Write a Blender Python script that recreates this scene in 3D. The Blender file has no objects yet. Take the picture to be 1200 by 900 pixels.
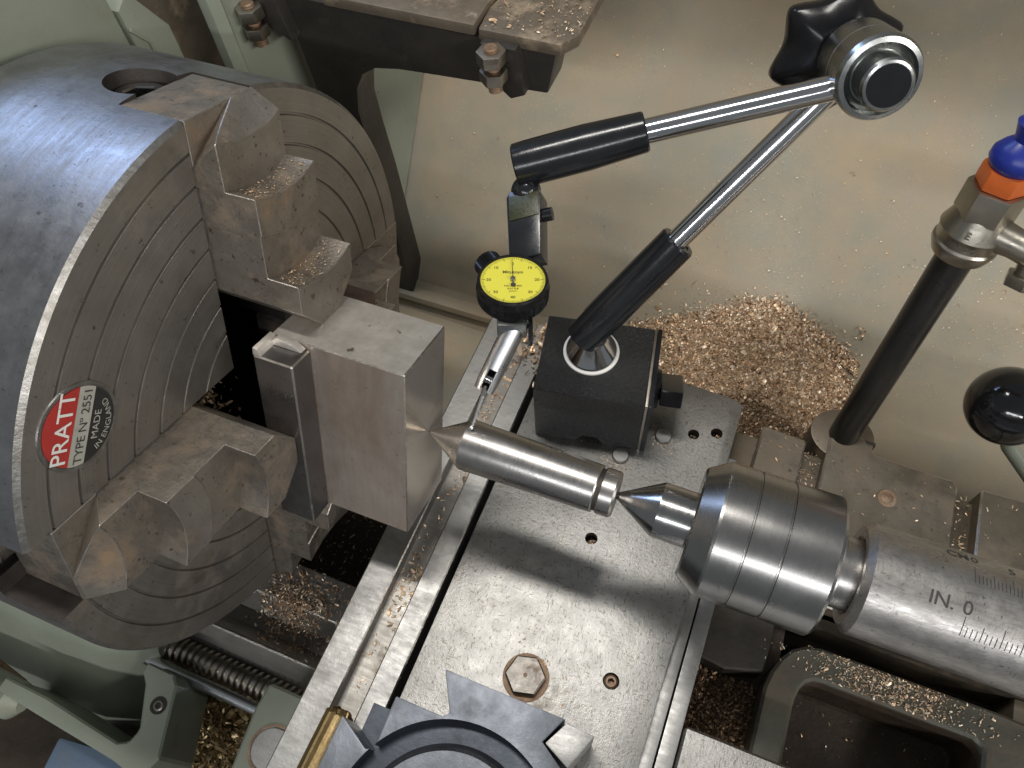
import bpy, bmesh, math, random
import numpy as np
from mathutils import Vector, Matrix

# ------------------------------------------------------------------ camera, world, lamps, exposure
S = 0.127                      # one working unit = chuck radius = 127 mm
D = bpy.data
scene = bpy.context.scene
COL = scene.collection
rng = np.random.default_rng(7)
random.seed(7)

Rc = ((0.92714, 0.37104, -0.05230), (0.29225, -0.80340, -0.51878), (-0.23451, 0.46569, -0.85331))
Cc = Vector((1.47607, -0.98298, 2.30013))
cam_d = D.cameras.new("camera")
cam = D.objects.new("camera", cam_d)
COL.objects.link(cam)
cam_d.sensor_width = 36.0
cam_d.lens = 27.0
cam_d.clip_start = 0.005
cam_d.clip_end = 50
r, d, f = (Vector(v) for v in Rc)
mw = Matrix((r, -d, -f)).transposed().to_4x4()
mw.translation = Cc * S
cam.matrix_world = mw
scene.camera = cam

world = D.worlds.new("World")
scene.world = world
world.use_nodes = True
bg = world.node_tree.nodes["Background"]
bg.inputs[0].default_value = (0.80, 0.86, 0.90, 1)
bg.inputs[1].default_value = 0.20


def lamp(name, target, direction, dist, sx, sy, power, color, along=(1, 0, 0)):
    ld = D.lights.new(name, 'AREA')
    ld.shape = 'RECTANGLE'
    ld.size, ld.size_y = sx * S, sy * S
    ld.energy = power
    ld.color = color
    o = D.objects.new(name, ld)
    COL.objects.link(o)
    dv = Vector(direction).normalized()
    z = dv
    x = Vector(along)
    x = (x - x.dot(z) * z).normalized()
    y = z.cross(x)
    m = Matrix((x, y, z)).transposed().to_4x4()
    m.translation = (Vector(target) + dv * dist) * S
    o.matrix_world = m
    return o


lamp("ceiling_tube_light", (1.1, -0.1, -0.4), (-0.17, 0.15, 1.0), 9, 4.0, 0.70, 6.6, (1.0, 0.965, 0.91), (1, 0.1, 0))
lamp("window_light", (-0.2, 0.1, 1.0), (-1.55, 0.95, 1.4), 13, 3.0, 3.0, 4.5, (0.45, 0.62, 1.0), (0.5, 0.9, 0))
lamp("bench_tube_light", (0.8, -0.2, -0.5), (0.14, -0.79, 0.58), 15, 12.0, 0.42, 12.0, (0.97, 0.98, 1.0), (1, 0, 0))
lamp("side_fill_light", (0.6, 0.2, -0.5), (0.84, -0.30, 0.52), 15, 1.2, 9.0, 17.0, (1.0, 0.97, 0.92), (0, 0, 1))  # added fill, no known source; brightens the chuck face and splash back
scene.view_settings.view_transform = 'Standard'
scene.view_settings.look = 'None'
scene.view_settings.gamma = 1.0
scene.view_settings.exposure = 0.0
scene.view_settings.use_curve_mapping = False
scene.cycles.max_bounces = 8
scene.cycles.use_denoising = True

# ------------------------------------------------------------------ materials


def nd(nt, typ, **kw):
    n = nt.nodes.new(typ)
    for k, v in kw.items():
        setattr(n, k, v)
    return n


def ramp(nt, src, a, b, lo=(0, 0, 0, 1), hi=(1, 1, 1, 1)):
    n = nd(nt, 'ShaderNodeMapRange')
    n.inputs['From Min'].default_value = a
    n.inputs['From Max'].default_value = b
    n.clamp = True
    nt.links.new(src, n.inputs['Value'])
    return n.outputs['Result']


def noise(nt, vec, scale, detail=6, rough=0.6, dist=0.0):
    n = nd(nt, 'ShaderNodeTexNoise')
    n.inputs['Scale'].default_value = scale
    n.inputs['Detail'].default_value = detail
    n.inputs['Roughness'].default_value = rough
    n.inputs['Distortion'].default_value = dist
    nt.links.new(vec, n.inputs['Vector'])
    return n.outputs['Fac']


def mapping(nt, vec, scale=(1, 1, 1), rot=(0, 0, 0)):
    n = nd(nt, 'ShaderNodeMapping')
    n.inputs['Scale'].default_value = scale
    n.inputs['Rotation'].default_value = rot
    nt.links.new(vec, n.inputs['Vector'])
    return n.outputs['Vector']


def mix(nt, fac, a, b):
    n = nd(nt, 'ShaderNodeMix', data_type='RGBA')
    if isinstance(fac, (int, float)):
        n.inputs[0].default_value = fac
    else:
        nt.links.new(fac, n.inputs[0])
    for i, c in ((6, a), (7, b)):
        if isinstance(c, tuple):
            n.inputs[i].default_value = c if len(c) == 4 else (*c, 1)
        else:
            nt.links.new(c, n.inputs[i])
    return n.outputs[2]


def math_(nt, op, a, b=None):
    n = nd(nt, 'ShaderNodeMath', operation=op)
    for i, v in enumerate((a, b)):
        if v is None:
            continue
        if isinstance(v, (int, float)):
            n.inputs[i].default_value = v
        else:
            nt.links.new(v, n.inputs[i])
    return n.outputs[0]


MATS = {}


def mat(name, c1, c2=None, scale=6.0, rough=(0.3, 0.45), metallic=1.0, rings=0.0, streak=None, grain=None, grain_amt=0.0, bump=0.15,
        bump_scale=60.0, dirt=None, specks=None, ticks=None, pits=None, spec=0.5, coat=0.0, wear=None, gbump=0.0, bdist=0.0012):
    m = D.materials.new(name)
    m.use_nodes = True
    nt = m.node_tree
    b = nt.nodes["Principled BSDF"]
    tc = nd(nt, 'ShaderNodeTexCoord')
    oi = nd(nt, 'ShaderNodeObjectInfo')
    sc = nd(nt, 'ShaderNodeVectorMath', operation='SCALE')
    nt.links.new(tc.outputs['Object'], sc.inputs[0])
    sc.inputs['Scale'].default_value = 1 / S
    off = nd(nt, 'ShaderNodeVectorMath', operation='ADD')
    nt.links.new(sc.outputs[0], off.inputs[0])
    mul = math_(nt, 'MULTIPLY', oi.outputs['Random'], 17.0)
    nt.links.new(mul, off.inputs[1])
    v = off.outputs[0]
    c2 = c2 or tuple(x * 0.8 for x in c1)
    n1 = noise(nt, v, scale, 8, 0.62)
    f1 = ramp(nt, n1, 0.32, 0.68)
    col = mix(nt, f1, (*c1, 1), (*c2, 1))
    n2 = noise(nt, v, scale * 3.1, 6, 0.65)
    rsrc = ramp(nt, n2, 0.3, 0.7)
    rn = nd(nt, 'ShaderNodeMapRange')
    nt.links.new(rsrc, rn.inputs['Value'])
    rn.inputs['To Min'].default_value = rough[0]
    rn.inputs['To Max'].default_value = rough[1]
    rough_out = rn.outputs['Result']
    met = None
    height = noise(nt, v, bump_scale, 5, 0.7)
    if grain:
        g = noise(nt, mapping(nt, v, grain), 1.0, 4, 0.65)
        gf = ramp(nt, g, 0.35, 0.65)
        gm = math_(nt, 'MULTIPLY', gf, grain_amt)
        col = mix(nt, gm, col, tuple(x * 0.45 for x in c2))
        rough_out = math_(nt, 'ADD', rough_out, math_(nt, 'MULTIPLY', gf, grain_amt * 0.3))
        if gbump:
            height = math_(nt, 'ADD', height, math_(nt, 'MULTIPLY', g, gbump))
    if rings:
        sx_ = nd(nt, 'ShaderNodeSeparateXYZ')
        nt.links.new(sc.outputs[0], sx_.inputs[0])
        rad_ = math_(nt, 'SQRT', math_(nt, 'ADD', math_(nt, 'POWER', sx_.outputs[1], 2.0), math_(nt, 'POWER', sx_.outputs[2], 2.0)))
        cm_ = nd(nt, 'ShaderNodeCombineXYZ')
        nt.links.new(rad_, cm_.inputs[0])
        rg = noise(nt, mapping(nt, cm_.outputs[0], (130, 1, 1)), 1.0, 5, 0.7)
        rf = math_(nt, 'MULTIPLY', ramp(nt, rg, 0.35, 0.65), rings)
        col = mix(nt, rf, col, tuple(x * 0.5 for x in c2))
        height = math_(nt, 'ADD', height, math_(nt, 'MULTIPLY', rg, 0.6))
    if streak:    # runs, stains and painted shade drawn out in one direction: (colour, mapping, lo, hi)
        stc, stm, slo, shi = streak
        sn = noise(nt, mapping(nt, v, stm), 1.0, 7, 0.65, 0.4)
        col = mix(nt, ramp(nt, sn, slo, shi), col, (*stc, 1))
    if ticks:     # short dark dings in two directions: (colour, amount)
        tcol, lo = ticks
        for rz, s in ((0.6, (170, 42, 40)), (-0.75, (40, 165, 40)), (0.1, (150, 40, 40))):
            t = noise(nt, mapping(nt, v, s, (0, 0, rz)), 1.0, 2, 0.5)
            tf = math_(nt, 'MULTIPLY', ramp(nt, t, lo, lo + 0.05), 0.8)
            col = mix(nt, tf, col, (*tcol, 1))
    if pits:
        pcol, ps, lo = pits
        p = noise(nt, v, ps, 3, 0.55)
        col = mix(nt, ramp(nt, p, lo, lo + 0.05), col, (*pcol, 1))
    if wear:      # pale worn patches
        wcol, ws, lo = wear
        w = noise(nt, v, ws, 7, 0.7)
        col = mix(nt, ramp(nt, w, lo, lo + 0.12), col, (*wcol, 1))
    metal_fac = None
    if dirt:
        dcol, ds, lo, hi = dirt
        dn = noise(nt, v, ds, 9, 0.68)
        df = ramp(nt, dn, lo, hi)
        col = mix(nt, df, col, (*dcol, 1))
        rough_out = math_(nt, 'ADD', rough_out, math_(nt, 'MULTIPLY', df, 0.3))
        if metallic > 0:
            met = math_(nt, 'SUBTRACT', metallic, math_(nt, 'MULTIPLY', df, 0.75 * metallic))
    if specks:    # tiny bright flecks
        scol, ss, th = specks
        vo = nd(nt, 'ShaderNodeTexVoronoi')
        vo.inputs['Scale'].default_value = ss
        nt.links.new(v, vo.inputs['Vector'])
        gate = ramp(nt, noise(nt, v, ss * 0.06, 4, 0.6), 0.46, 0.62)
        sf = math_(nt, 'MULTIPLY', math_(nt, 'LESS_THAN', vo.outputs['Distance'], th), gate)
        col = mix(nt, sf, col, (*scol, 1))
    nt.links.new(col, b.inputs['Base Color'])
    nt.links.new(rough_out, b.inputs['Roughness'])
    if met is not None:
        nt.links.new(met, b.inputs['Metallic'])
    else:
        b.inputs['Metallic'].default_value = metallic
    b.inputs['Specular IOR Level'].default_value = spec
    b.inputs['Coat Weight'].default_value = coat
    if bump:
        bn = nd(nt, 'ShaderNodeBump')
        bn.inputs['Strength'].default_value = bump
        bn.inputs['Distance'].default_value = bdist
        nt.links.new(height, bn.inputs['Height'])
        nt.links.new(bn.outputs[0], b.inputs['Normal'])
    MATS[name] = m
    return m


TAN = (0.42, 0.29, 0.18)
M_plate = mat("ground_plate_steel", (0.36, 0.354, 0.342), (0.275, 0.270, 0.258), 5.0, (0.36, 0.46), 1.0, streak=((0.36, 0.335, 0.30), (22, 3, 3), 0.55, 0.85), ticks=((0.17, 0.155, 0.135), 0.64),
              pits=((0.22, 0.18, 0.14), 34, 0.70), bump=0.16, bump_scale=90, dirt=((0.27, 0.21, 0.15), 3.4, 0.60, 0.86))
M_rail = mat("rail_steel", (0.41, 0.405, 0.395), (0.31, 0.305, 0.295), 4.0, (0.34, 0.48), 1.0, grain=(14, 60, 20), grain_amt=0.25,
             pits=((0.2, 0.17, 0.14), 40, 0.70), bump=0.08)
M_chuck = mat("chuck_face_steel", (0.36, 0.335, 0.305), (0.27, 0.245, 0.215), 4.0, (0.36, 0.5), 0.8, rings=0.35, ticks=((0.15, 0.13, 0.11), 0.70), bump=0.10, bump_scale=55,
              dirt=((0.20, 0.145, 0.095), 2.4, 0.54, 0.82), pits=((0.12, 0.10, 0.08), 30, 0.70))
M_chuck_od = mat("chuck_rim_steel", (0.38, 0.38, 0.39), (0.29, 0.29, 0.30), 5.0, (0.30, 0.44), 1.0, grain=(60, 5, 5), grain_amt=0.25,
                 bump=0.08, pits=((0.16, 0.15, 0.14), 26, 0.70), wear=((0.48, 0.48, 0.49), 14, 0.66), ticks=((0.16, 0.15, 0.14), 0.70))
M_chamfer = mat("worn_edge_steel", (0.42, 0.41, 0.40), (0.25, 0.235, 0.21), 16.0, (0.36, 0.5), 1.0, bump=0.25, bump_scale=45)
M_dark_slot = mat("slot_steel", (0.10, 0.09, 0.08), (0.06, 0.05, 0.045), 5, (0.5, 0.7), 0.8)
M_jaw = mat("jaw_steel", (0.38, 0.345, 0.305), (0.24, 0.21, 0.175), 5.0, (0.32, 0.48), 0.85, bump=0.22, bump_scale=70, ticks=((0.13, 0.11, 0.09), 0.68), pits=((0.14, 0.11, 0.085), 45, 0.66),
            dirt=((0.25, 0.175, 0.11), 5.0, 0.50, 0.72), wear=((0.50, 0.48, 0.45), 12, 0.66))
M_block = mat("milled_block_steel", (0.66, 0.585, 0.525), (0.50, 0.425, 0.365), 2.2, (0.22, 0.36), 0.72, grain=(60, 8, 8), grain_amt=0.22, bump=0.05, ticks=((0.30, 0.24, 0.20), 0.70), streak=((0.34, 0.245, 0.18), (3, 2.2, 1.3), 0.46, 0.78))  # brown streaks add stains and paint in shade from the packing bar
M_block_end = mat("polished_block_steel", (0.82, 0.74, 0.65), (0.76, 0.68, 0.59), 3.0, (0.12, 0.20), 0.82, bump=0.02, dirt=((0.50, 0.40, 0.32), 4, 0.6, 0.85))
M_block_top = mat("faced_block_steel", (0.78, 0.735, 0.68), (0.60, 0.56, 0.50), 9.0, (0.28, 0.42), 0.7, grain=(24, 6, 6), grain_amt=0.3,
                  pits=((0.2, 0.16, 0.13), 24, 0.70), bump=0.10)
M_pack = mat("packing_steel", (0.30, 0.30, 0.31), (0.22, 0.21, 0.21), 5.0, (0.25, 0.4), 1.0, bump=0.08,
             dirt=((0.16, 0.13, 0.11), 6, 0.6, 0.8), wear=((0.42, 0.40, 0.38), 11, 0.68))
M_turned = mat("turned_steel", (0.52, 0.50, 0.48), (0.42, 0.40, 0.38), 5.0, (0.22, 0.32), 1.0, grain=(120, 3, 3), grain_amt=0.25, bump=0.03)
M_centre = mat("live_centre_steel", (0.38, 0.37, 0.36), (0.31, 0.30, 0.29), 4.0, (0.22, 0.28), 1.0, grain=(90, 3, 3), grain_amt=0.06, bump=0.015)
M_edge = mat("bright_worn_edge", (0.62, 0.58, 0.53), (0.40, 0.36, 0.31), 16.0, (0.3, 0.45), 1.0, bump=0.2)
M_bolt = mat("stained_bolt_steel", (0.27, 0.255, 0.235), (0.20, 0.18, 0.16), 9, (0.36, 0.5), 1.0, bump=0.2, dirt=((0.20, 0.13, 0.08), 9, 0.56, 0.75))
M_hard = mat("hardened_steel", (0.48, 0.47, 0.46), (0.38, 0.37, 0.36), 4.0, (0.12, 0.2), 1.0, grain=(110, 3, 3), grain_amt=0.2, bump=0.02)
M_quill = mat("quill_steel", (0.56, 0.535, 0.51), (0.44, 0.415, 0.39), 6.0, (0.27, 0.40), 1.0, grain=(22, 120, 120), grain_amt=0.42, bump=0.10, ticks=((0.16, 0.14, 0.13), 0.69),
              pits=((0.12, 0.11, 0.10), 10, 0.70), dirt=((0.3, 0.26, 0.23), 7, 0.6, 0.85))
M_ink = mat("engraved_black", (0.045, 0.04, 0.035), None, 5, (0.6, 0.7), 0.0, bump=0)
M_green = mat("grey_green_paint", (0.27, 0.292, 0.235), (0.23, 0.25, 0.197), 3.0, (0.28, 0.42), 0.0, bump=0.10, bump_scale=25,
              dirt=((0.22, 0.19, 0.13), 3.2, 0.56, 0.8), pits=((0.10, 0.10, 0.08), 30, 0.74))
M_sheet = mat("splash_paint", (0.262, 0.266, 0.216), (0.330, 0.295, 0.228), 1.8, (0.40, 0.6), 0.0, streak=((0.40, 0.285, 0.19), (3.2, 1.1, 1.1), 0.60, 0.85), ticks=((0.20, 0.185, 0.15), 0.715), wear=((0.215, 0.235, 0.195), 5, 0.64), bump=0.10, bump_scale=30,
              dirt=((0.41, 0.32, 0.215), 1.5, 0.38, 0.66), specks=((0.54, 0.42, 0.29), 85, 0.17), pits=((0.14, 0.12, 0.09), 24, 0.74))
M_ledge = mat("oily_brown_steel", (0.40, 0.345, 0.225), (0.27, 0.225, 0.14), 5, (0.25, 0.42), 0.2, bump=0.15)
M_saddle = mat("saddle_iron", (0.235, 0.205, 0.165), (0.17, 0.143, 0.108), 4, (0.38, 0.52), 0.85, bump=0.12,
               dirt=((0.17, 0.125, 0.08), 3.5, 0.5, 0.75), wear=((0.33, 0.30, 0.26), 8, 0.66), pits=((0.09, 0.075, 0.06), 40, 0.68))
M_shadegreen = mat("shaded_grimy_green", (0.095, 0.092, 0.068), (0.06, 0.056, 0.042), 4, (0.35, 0.5), 0.0, bump=0.25, bump_scale=24, dirt=((0.10, 0.07, 0.045), 2.6, 0.44, 0.66))  # green paint and grime, darkened in colour to imitate the tailstock's shadow
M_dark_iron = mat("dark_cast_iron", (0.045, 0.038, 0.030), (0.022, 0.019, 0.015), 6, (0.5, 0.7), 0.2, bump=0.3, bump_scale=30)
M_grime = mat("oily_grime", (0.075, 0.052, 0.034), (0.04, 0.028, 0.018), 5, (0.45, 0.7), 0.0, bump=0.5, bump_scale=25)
M_bed = mat("bed_way_steel", (0.40, 0.38, 0.35), (0.30, 0.28, 0.25), 4, (0.30, 0.44), 0.6, grain=(6, 60, 60), grain_amt=0.3, bump=0.06,
            dirt=((0.17, 0.12, 0.075), 4, 0.55, 0.78))
M_black_oxide = mat("black_oxide_steel", (0.009, 0.010, 0.012), (0.015, 0.016, 0.018), 5, (0.15, 0.24), 0.0, bump=0.03, spec=0.45)
M_chrome = mat("chrome", (0.66, 0.66, 0.675), (0.60, 0.60, 0.62), 4, (0.11, 0.16), 1.0, bump=0)
M_hub = mat("plated_hub_steel", (0.42, 0.43, 0.42), (0.35, 0.36, 0.35), 4, (0.20, 0.30), 1.0, bump=0.03)
M_crinkle = mat("black_crinkle_paint", (0.010, 0.011, 0.012), (0.046, 0.047, 0.050), 75, (0.28, 0.42), 0.0, bump=1.0, bump_scale=85, bdist=0.004, spec=0.8, dirt=((0.06, 0.05, 0.04), 5, 0.62, 0.85))  # lighter mottle in the black paints in glints off the crinkle
M_blackpl = mat("black_plastic", (0.007, 0.007, 0.008), (0.010, 0.010, 0.011), 6, (0.16, 0.26), 0.0, bump=0.03, spec=0.32)
M_ball = mat("black_phenolic", (0.007, 0.007, 0.008), (0.011, 0.011, 0.012), 7, (0.06, 0.16), 0.0, bump=0.10, bump_scale=9, spec=0.6)
M_alu = mat("satin_aluminium", (0.66, 0.67, 0.68), (0.58, 0.59, 0.60), 5, (0.26, 0.36), 1.0, bump=0.03)
M_yellow = mat("dial_yellow", (0.72, 0.66, 0.07), (0.68, 0.62, 0.065), 8, (0.32, 0.4), 0.0, bump=0)
M_white = mat("white_print", (0.80, 0.79, 0.74), (0.74, 0.73, 0.68), 8, (0.4, 0.5), 0.0, bump=0)
M_cream = mat("cream_print", (0.46, 0.45, 0.40), (0.36, 0.35, 0.30), 12, (0.4, 0.5), 0.0, bump=0, dirt=((0.2, 0.17, 0.13), 11, 0.56, 0.8))
M_red = mat("red_enamel", (0.46, 0.035, 0.028), (0.34, 0.03, 0.022), 9, (0.3, 0.45), 0.0, bump=0.1, dirt=((0.16, 0.08, 0.06), 9, 0.6, 0.8))
M_black = mat("black_enamel", (0.016, 0.016, 0.016), (0.03, 0.028, 0.026), 9, (0.3, 0.4), 0.0, bump=0.05)
M_brass = mat("brass", (0.40, 0.30, 0.15), (0.26, 0.18, 0.085), 7, (0.34, 0.5), 1.0, grain=(50, 5, 5), grain_amt=0.25, bump=0.15)
M_chip = mat("bronze_chip", (0.78, 0.55, 0.345), (0.62, 0.41, 0.25), 30, (0.36, 0.5), 0.4, bump=0)
M_chip_pale = mat("pale_chip", (0.84, 0.70, 0.53), (0.74, 0.58, 0.42), 30, (0.34, 0.46), 0.4, bump=0)
M_chip_dark = mat("dull_chip", (0.40, 0.27, 0.17), (0.28, 0.18, 0.11), 30, (0.42, 0.55), 0.6, bump=0)
M_swarf = mat("brass_swarf", (0.52, 0.39, 0.20), (0.26, 0.18, 0.085), 14, (0.3, 0.45), 0.5, bump=0)
M_heap = mat("bronze_swarf", (0.46, 0.33, 0.21), (0.30, 0.20, 0.12), 40, (0.4, 0.6), 0.2, bump=0.8, bump_scale=40)
M_nickel = mat("nickel_brass", (0.44, 0.41, 0.35), (0.34, 0.31, 0.26), 6, (0.26, 0.38), 1.0, bump=0.10, bump_scale=30)
M_orange = mat("orange_plastic", (0.62, 0.13, 0.02), (0.48, 0.10, 0.018), 8, (0.32, 0.45), 0.0, bump=0.08, dirt=((0.22, 0.10, 0.05), 8, 0.58, 0.8))
M_blue = mat("blue_plastic", (0.014, 0.03, 0.25), (0.012, 0.022, 0.19), 6, (0.26, 0.4), 0.0, bump=0.05, dirt=((0.10, 0.09, 0.09), 7, 0.62, 0.85))
M_bluepaint = mat("faded_blue_paint", (0.10, 0.16, 0.27), (0.17, 0.20, 0.22), 3, (0.45, 0.6), 0.0, bump=0.2)
M_pipe = mat("black_pipe", (0.012, 0.012, 0.012), (0.020, 0.018, 0.016), 5, (0.25, 0.36), 0.0, bump=0.05)
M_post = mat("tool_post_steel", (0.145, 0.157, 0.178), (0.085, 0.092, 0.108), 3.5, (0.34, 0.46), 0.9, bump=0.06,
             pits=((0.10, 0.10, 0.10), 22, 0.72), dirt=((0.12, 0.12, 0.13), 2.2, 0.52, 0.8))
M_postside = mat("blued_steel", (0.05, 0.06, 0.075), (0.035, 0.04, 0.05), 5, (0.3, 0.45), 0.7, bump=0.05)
M_rust = mat("rusty_steel", (0.34, 0.25, 0.18), (0.22, 0.13, 0.075), 12, (0.45, 0.6), 0.6, bump=0.3)
M_blackcast = mat("black_painted_casting", (0.022, 0.020, 0.018), (0.036, 0.031, 0.026), 5, (0.35, 0.5), 0.0, bump=0.25, bump_scale=22,
                  dirt=((0.10, 0.075, 0.05), 4, 0.6, 0.85))
M_flange = mat("grimy_flange", (0.20, 0.165, 0.125), (0.12, 0.095, 0.07), 5, (0.35, 0.5), 0.4, bump=0.3, bump_scale=24,
               dirt=((0.40, 0.31, 0.21), 5, 0.5, 0.7), wear=((0.42, 0.39, 0.34), 10, 0.64))
M_zinc = mat("zinc_plated_steel", (0.52, 0.49, 0.44), (0.38, 0.33, 0.27), 14, (0.28, 0.4), 1.0, bump=0.06)

# ------------------------------------------------------------------ object helpers


def thing(name, label, cat, loc, group=None):
    o = D.objects.new(name, None)
    o.empty_display_size = 0.01
    COL.objects.link(o)
    o.location = Vector(loc) * S
    o['label'] = label
    o['category'] = cat
    if group:
        o['group'] = group
    o['_w'] = list(loc)
    return o


def tag(o, label, cat, group=None):
    o['label'] = label
    o['category'] = cat
    if group:
        o['group'] = group
    return o


def world_origin(p):
    v = Vector((0, 0, 0))
    while p is not None:
        v += p.location / S
        p = p.parent
    return v


def obj(name, bm, m, parent=None, bevel=0.0, ang=38, seg=2, origin=None, smooth=True, soft=14, edge=None):
    """one mesh object from a bmesh in working units, world coordinates"""
    bmesh.ops.remove_doubles(bm, verts=bm.verts, dist=1e-6)
    bmesh.ops.recalc_face_normals(bm, faces=bm.faces)
    if bevel > 0:
        es = [e for e in bm.edges if len(e.link_faces) == 2 and e.calc_face_angle(0) > math.radians(ang)]
        if edge is not None:
            es = [e for e in es if e.is_convex]
        if es:
            bmesh.ops.bevel(bm, geom=es, offset=bevel, segments=seg, profile=0.7, affect='EDGES', clamp_overlap=True,
                            material=(len(m) if isinstance(m, (list, tuple)) else 1) if edge is not None else -1)
    for fc in bm.faces:
        fc.smooth = smooth
    lim = math.radians(soft)
    for e in bm.edges:
        e.smooth = not (len(e.link_faces) != 2 or e.calc_face_angle(0) > lim)
    if origin is None:
        if parent is None:
            origin = Vector((0, 0, 0))
            if len(bm.verts):
                c = [v.co for v in bm.verts]
                origin = Vector((sum(v.x for v in c) / len(c), sum(v.y for v in c) / len(c), min(v.z for v in c)))
        else:
            origin = world_origin(parent)
    origin = Vector(origin)
    for v in bm.verts:
        v.co = (v.co - origin) * S
    me = D.meshes.new(name)
    bm.to_mesh(me)
    bm.free()
    for x in (m if isinstance(m, (list, tuple)) else [m]):
        me.materials.append(x)
    if edge is not None:
        me.materials.append(edge)
    o = D.objects.new(name, me)
    COL.objects.link(o)
    if parent is not None:
        o.parent = parent
    else:
        o.location = origin * S
    return o


def BM():
    return bmesh.new()


def box(bm, x0, x1, y0, y1, z0, z1, fr=None):
    """axis-aligned box, or in a frame fr=(origin, ex, ey, ez)"""
    if fr is None:
        fr = (Vector((0, 0, 0)), Vector((1, 0, 0)), Vector((0, 1, 0)), Vector((0, 0, 1)))
    o, ex, ey, ez = fr
    vs = [bm.verts.new(o + ex * x + ey * y + ez * z) for x in (x0, x1) for y in (y0, y1) for z in (z0, z1)]
    for q in ((0, 1, 3, 2), (4, 6, 7, 5), (0, 4, 5, 1), (2, 3, 7, 6), (0, 2, 6, 4), (1, 5, 7, 3)):
        bm.faces.new([vs[i] for i in q])
    return bm


def frame_for(dv):
    dv = Vector(dv).normalized()
    a = Vector((0, 0, 1)) if abs(dv.z) < 0.9 else Vector((1, 0, 0))
    u = dv.cross(a).normalized()
    w = dv.cross(u)
    return dv, u, w


def lathe(bm, prof, p0=(0, 0, 0), dv=(1, 0, 0), seg=64, ref=None, phase=0.0):
    """revolve profile [(t, r)] about the line p0 + t*dv; ends close when r = 0 or are capped"""
    p0 = Vector(p0)
    dv, u, w = frame_for(dv)
    if ref is not None:
        u = Vector(ref)
        u = (u - u.dot(dv) * dv).normalized()
        w = dv.cross(u)
    rings = []
    for t, rr in prof:
        if rr < 1e-6:
            rings.append([bm.verts.new(p0 + dv * t)])
        else:
            rings.append([bm.verts.new(p0 + dv * t + (u * math.cos(a) + w * math.sin(a)) * rr)
                          for a in (phase + 2 * math.pi * k / seg for k in range(seg))])
    for A, B in zip(rings, rings[1:]):
        if len(A) == 1 and len(B) == 1:
            continue
        for k in range(seg):
            k2 = (k + 1) % seg
            if len(A) == 1:
                bm.faces.new((A[0], B[k2], B[k]))
            elif len(B) == 1:
                bm.faces.new((A[k], A[k2], B[0]))
            else:
                bm.faces.new((A[k], A[k2], B[k2], B[k]))
    if len(rings[0]) > 1:
        bm.faces.new(rings[0])
    if len(rings[-1]) > 1:
        bm.faces.new(rings[-1])
    return bm


def cyl(bm, a, b, r0, r1=None, seg=40, ch=0.0):
    a, b = Vector(a), Vector(b)
    L = (b - a).length
    r1 = r0 if r1 is None else r1
    if ch > 0:
        prof = [(0, r0 - ch), (ch, r0), (L - ch, r1), (L, r1 - ch)]
    else:
        prof = [(0, r0), (L, r1)]
    return lathe(bm, prof, a, b - a, seg)


def prism(bm, pts, z0, z1, fr=None):
    """polygon (x,y) extruded z0..z1 in frame"""
    if fr is None:
        fr = (Vector((0, 0, 0)), Vector((1, 0, 0)), Vector((0, 1, 0)), Vector((0, 0, 1)))
    o, ex, ey, ez = fr
    A = [bm.verts.new(o + ex * x + ey * y + ez * z0) for x, y in pts]
    B = [bm.verts.new(o + ex * x + ey * y + ez * z1) for x, y in pts]
    n = len(pts)
    bm.faces.new(A[::-1])
    bm.faces.new(B)
    for i in range(n):
        j = (i + 1) % n
        bm.faces.new((A[i], A[j], B[j], B[i]))
    return bm


def tube(bm, pts, rad, seg=28):
    pts = [Vector(p) for p in pts]
    rads = rad if isinstance(rad, (list, tuple)) else [rad] * len(pts)
    prev = None
    rings = []
    for i, p in enumerate(pts):
        t = (pts[min(i + 1, len(pts) - 1)] - pts[max(i - 1, 0)]).normalized()
        if prev is None:
            _, u, w = frame_for(t)
        else:
            u = (prev - prev.dot(t) * t).normalized()
            w = t.cross(u)
        prev = u
        rings.append([bm.verts.new(p + (u * math.cos(a) + w * math.sin(a)) * rads[i]) for a in (2 * math.pi * k / seg for k in range(seg))])
    for A, B in zip(rings, rings[1:]):
        for k in range(seg):
            bm.faces.new((A[k], A[(k + 1) % seg], B[(k + 1) % seg], B[k]))
    bm.faces.new(rings[0][::-1])
    bm.faces.new(rings[-1])
    return bm


def sphere(bm, c, rad, u=32, v=20):
    r_ = bmesh.ops.create_uvsphere(bm, u_segments=u, v_segments=v, radius=rad)
    for x in r_['verts']:
        x.co += Vector(c)
    return bm


def hexagon(rad, rot=0.0):
    return [(rad * math.cos(rot + k * math.pi / 3), rad * math.sin(rot + k * math.pi / 3)) for k in range(6)]


def socket_head(bm, p, dv, rad, h, hexr, depth, seg=48, ref=None):
    """cap with a hexagonal socket, its top at p + dv*h"""
    dv, u, w = frame_for(dv)
    p = Vector(p)
    ap = hexr * math.cos(math.pi / 6)

    def hexrad(a):
        a = (a % (math.pi / 3)) - math.pi / 6
        return ap / math.cos(a)
    rows = []
    for (t, fn) in ((0, lambda a: rad), (h - 0.008, lambda a: rad), (h, lambda a: rad - 0.008), (h, lambda a: hexrad(a) * 1.06), (h - 0.006, hexrad), (h - depth, hexrad)):
        rows.append([bm.verts.new(p + dv * t + (u * math.cos(a) + w * math.sin(a)) * fn(a)) for a in (2 * math.pi * k / seg for k in range(seg))])
    for A, B in zip(rows, rows[1:]):
        for k in range(seg):
            bm.faces.new((A[k], A[(k + 1) % seg], B[(k + 1) % seg], B[k]))
    bm.faces.new(rows[0][::-1])
    bm.faces.new(rows[-1])
    return bm


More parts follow.
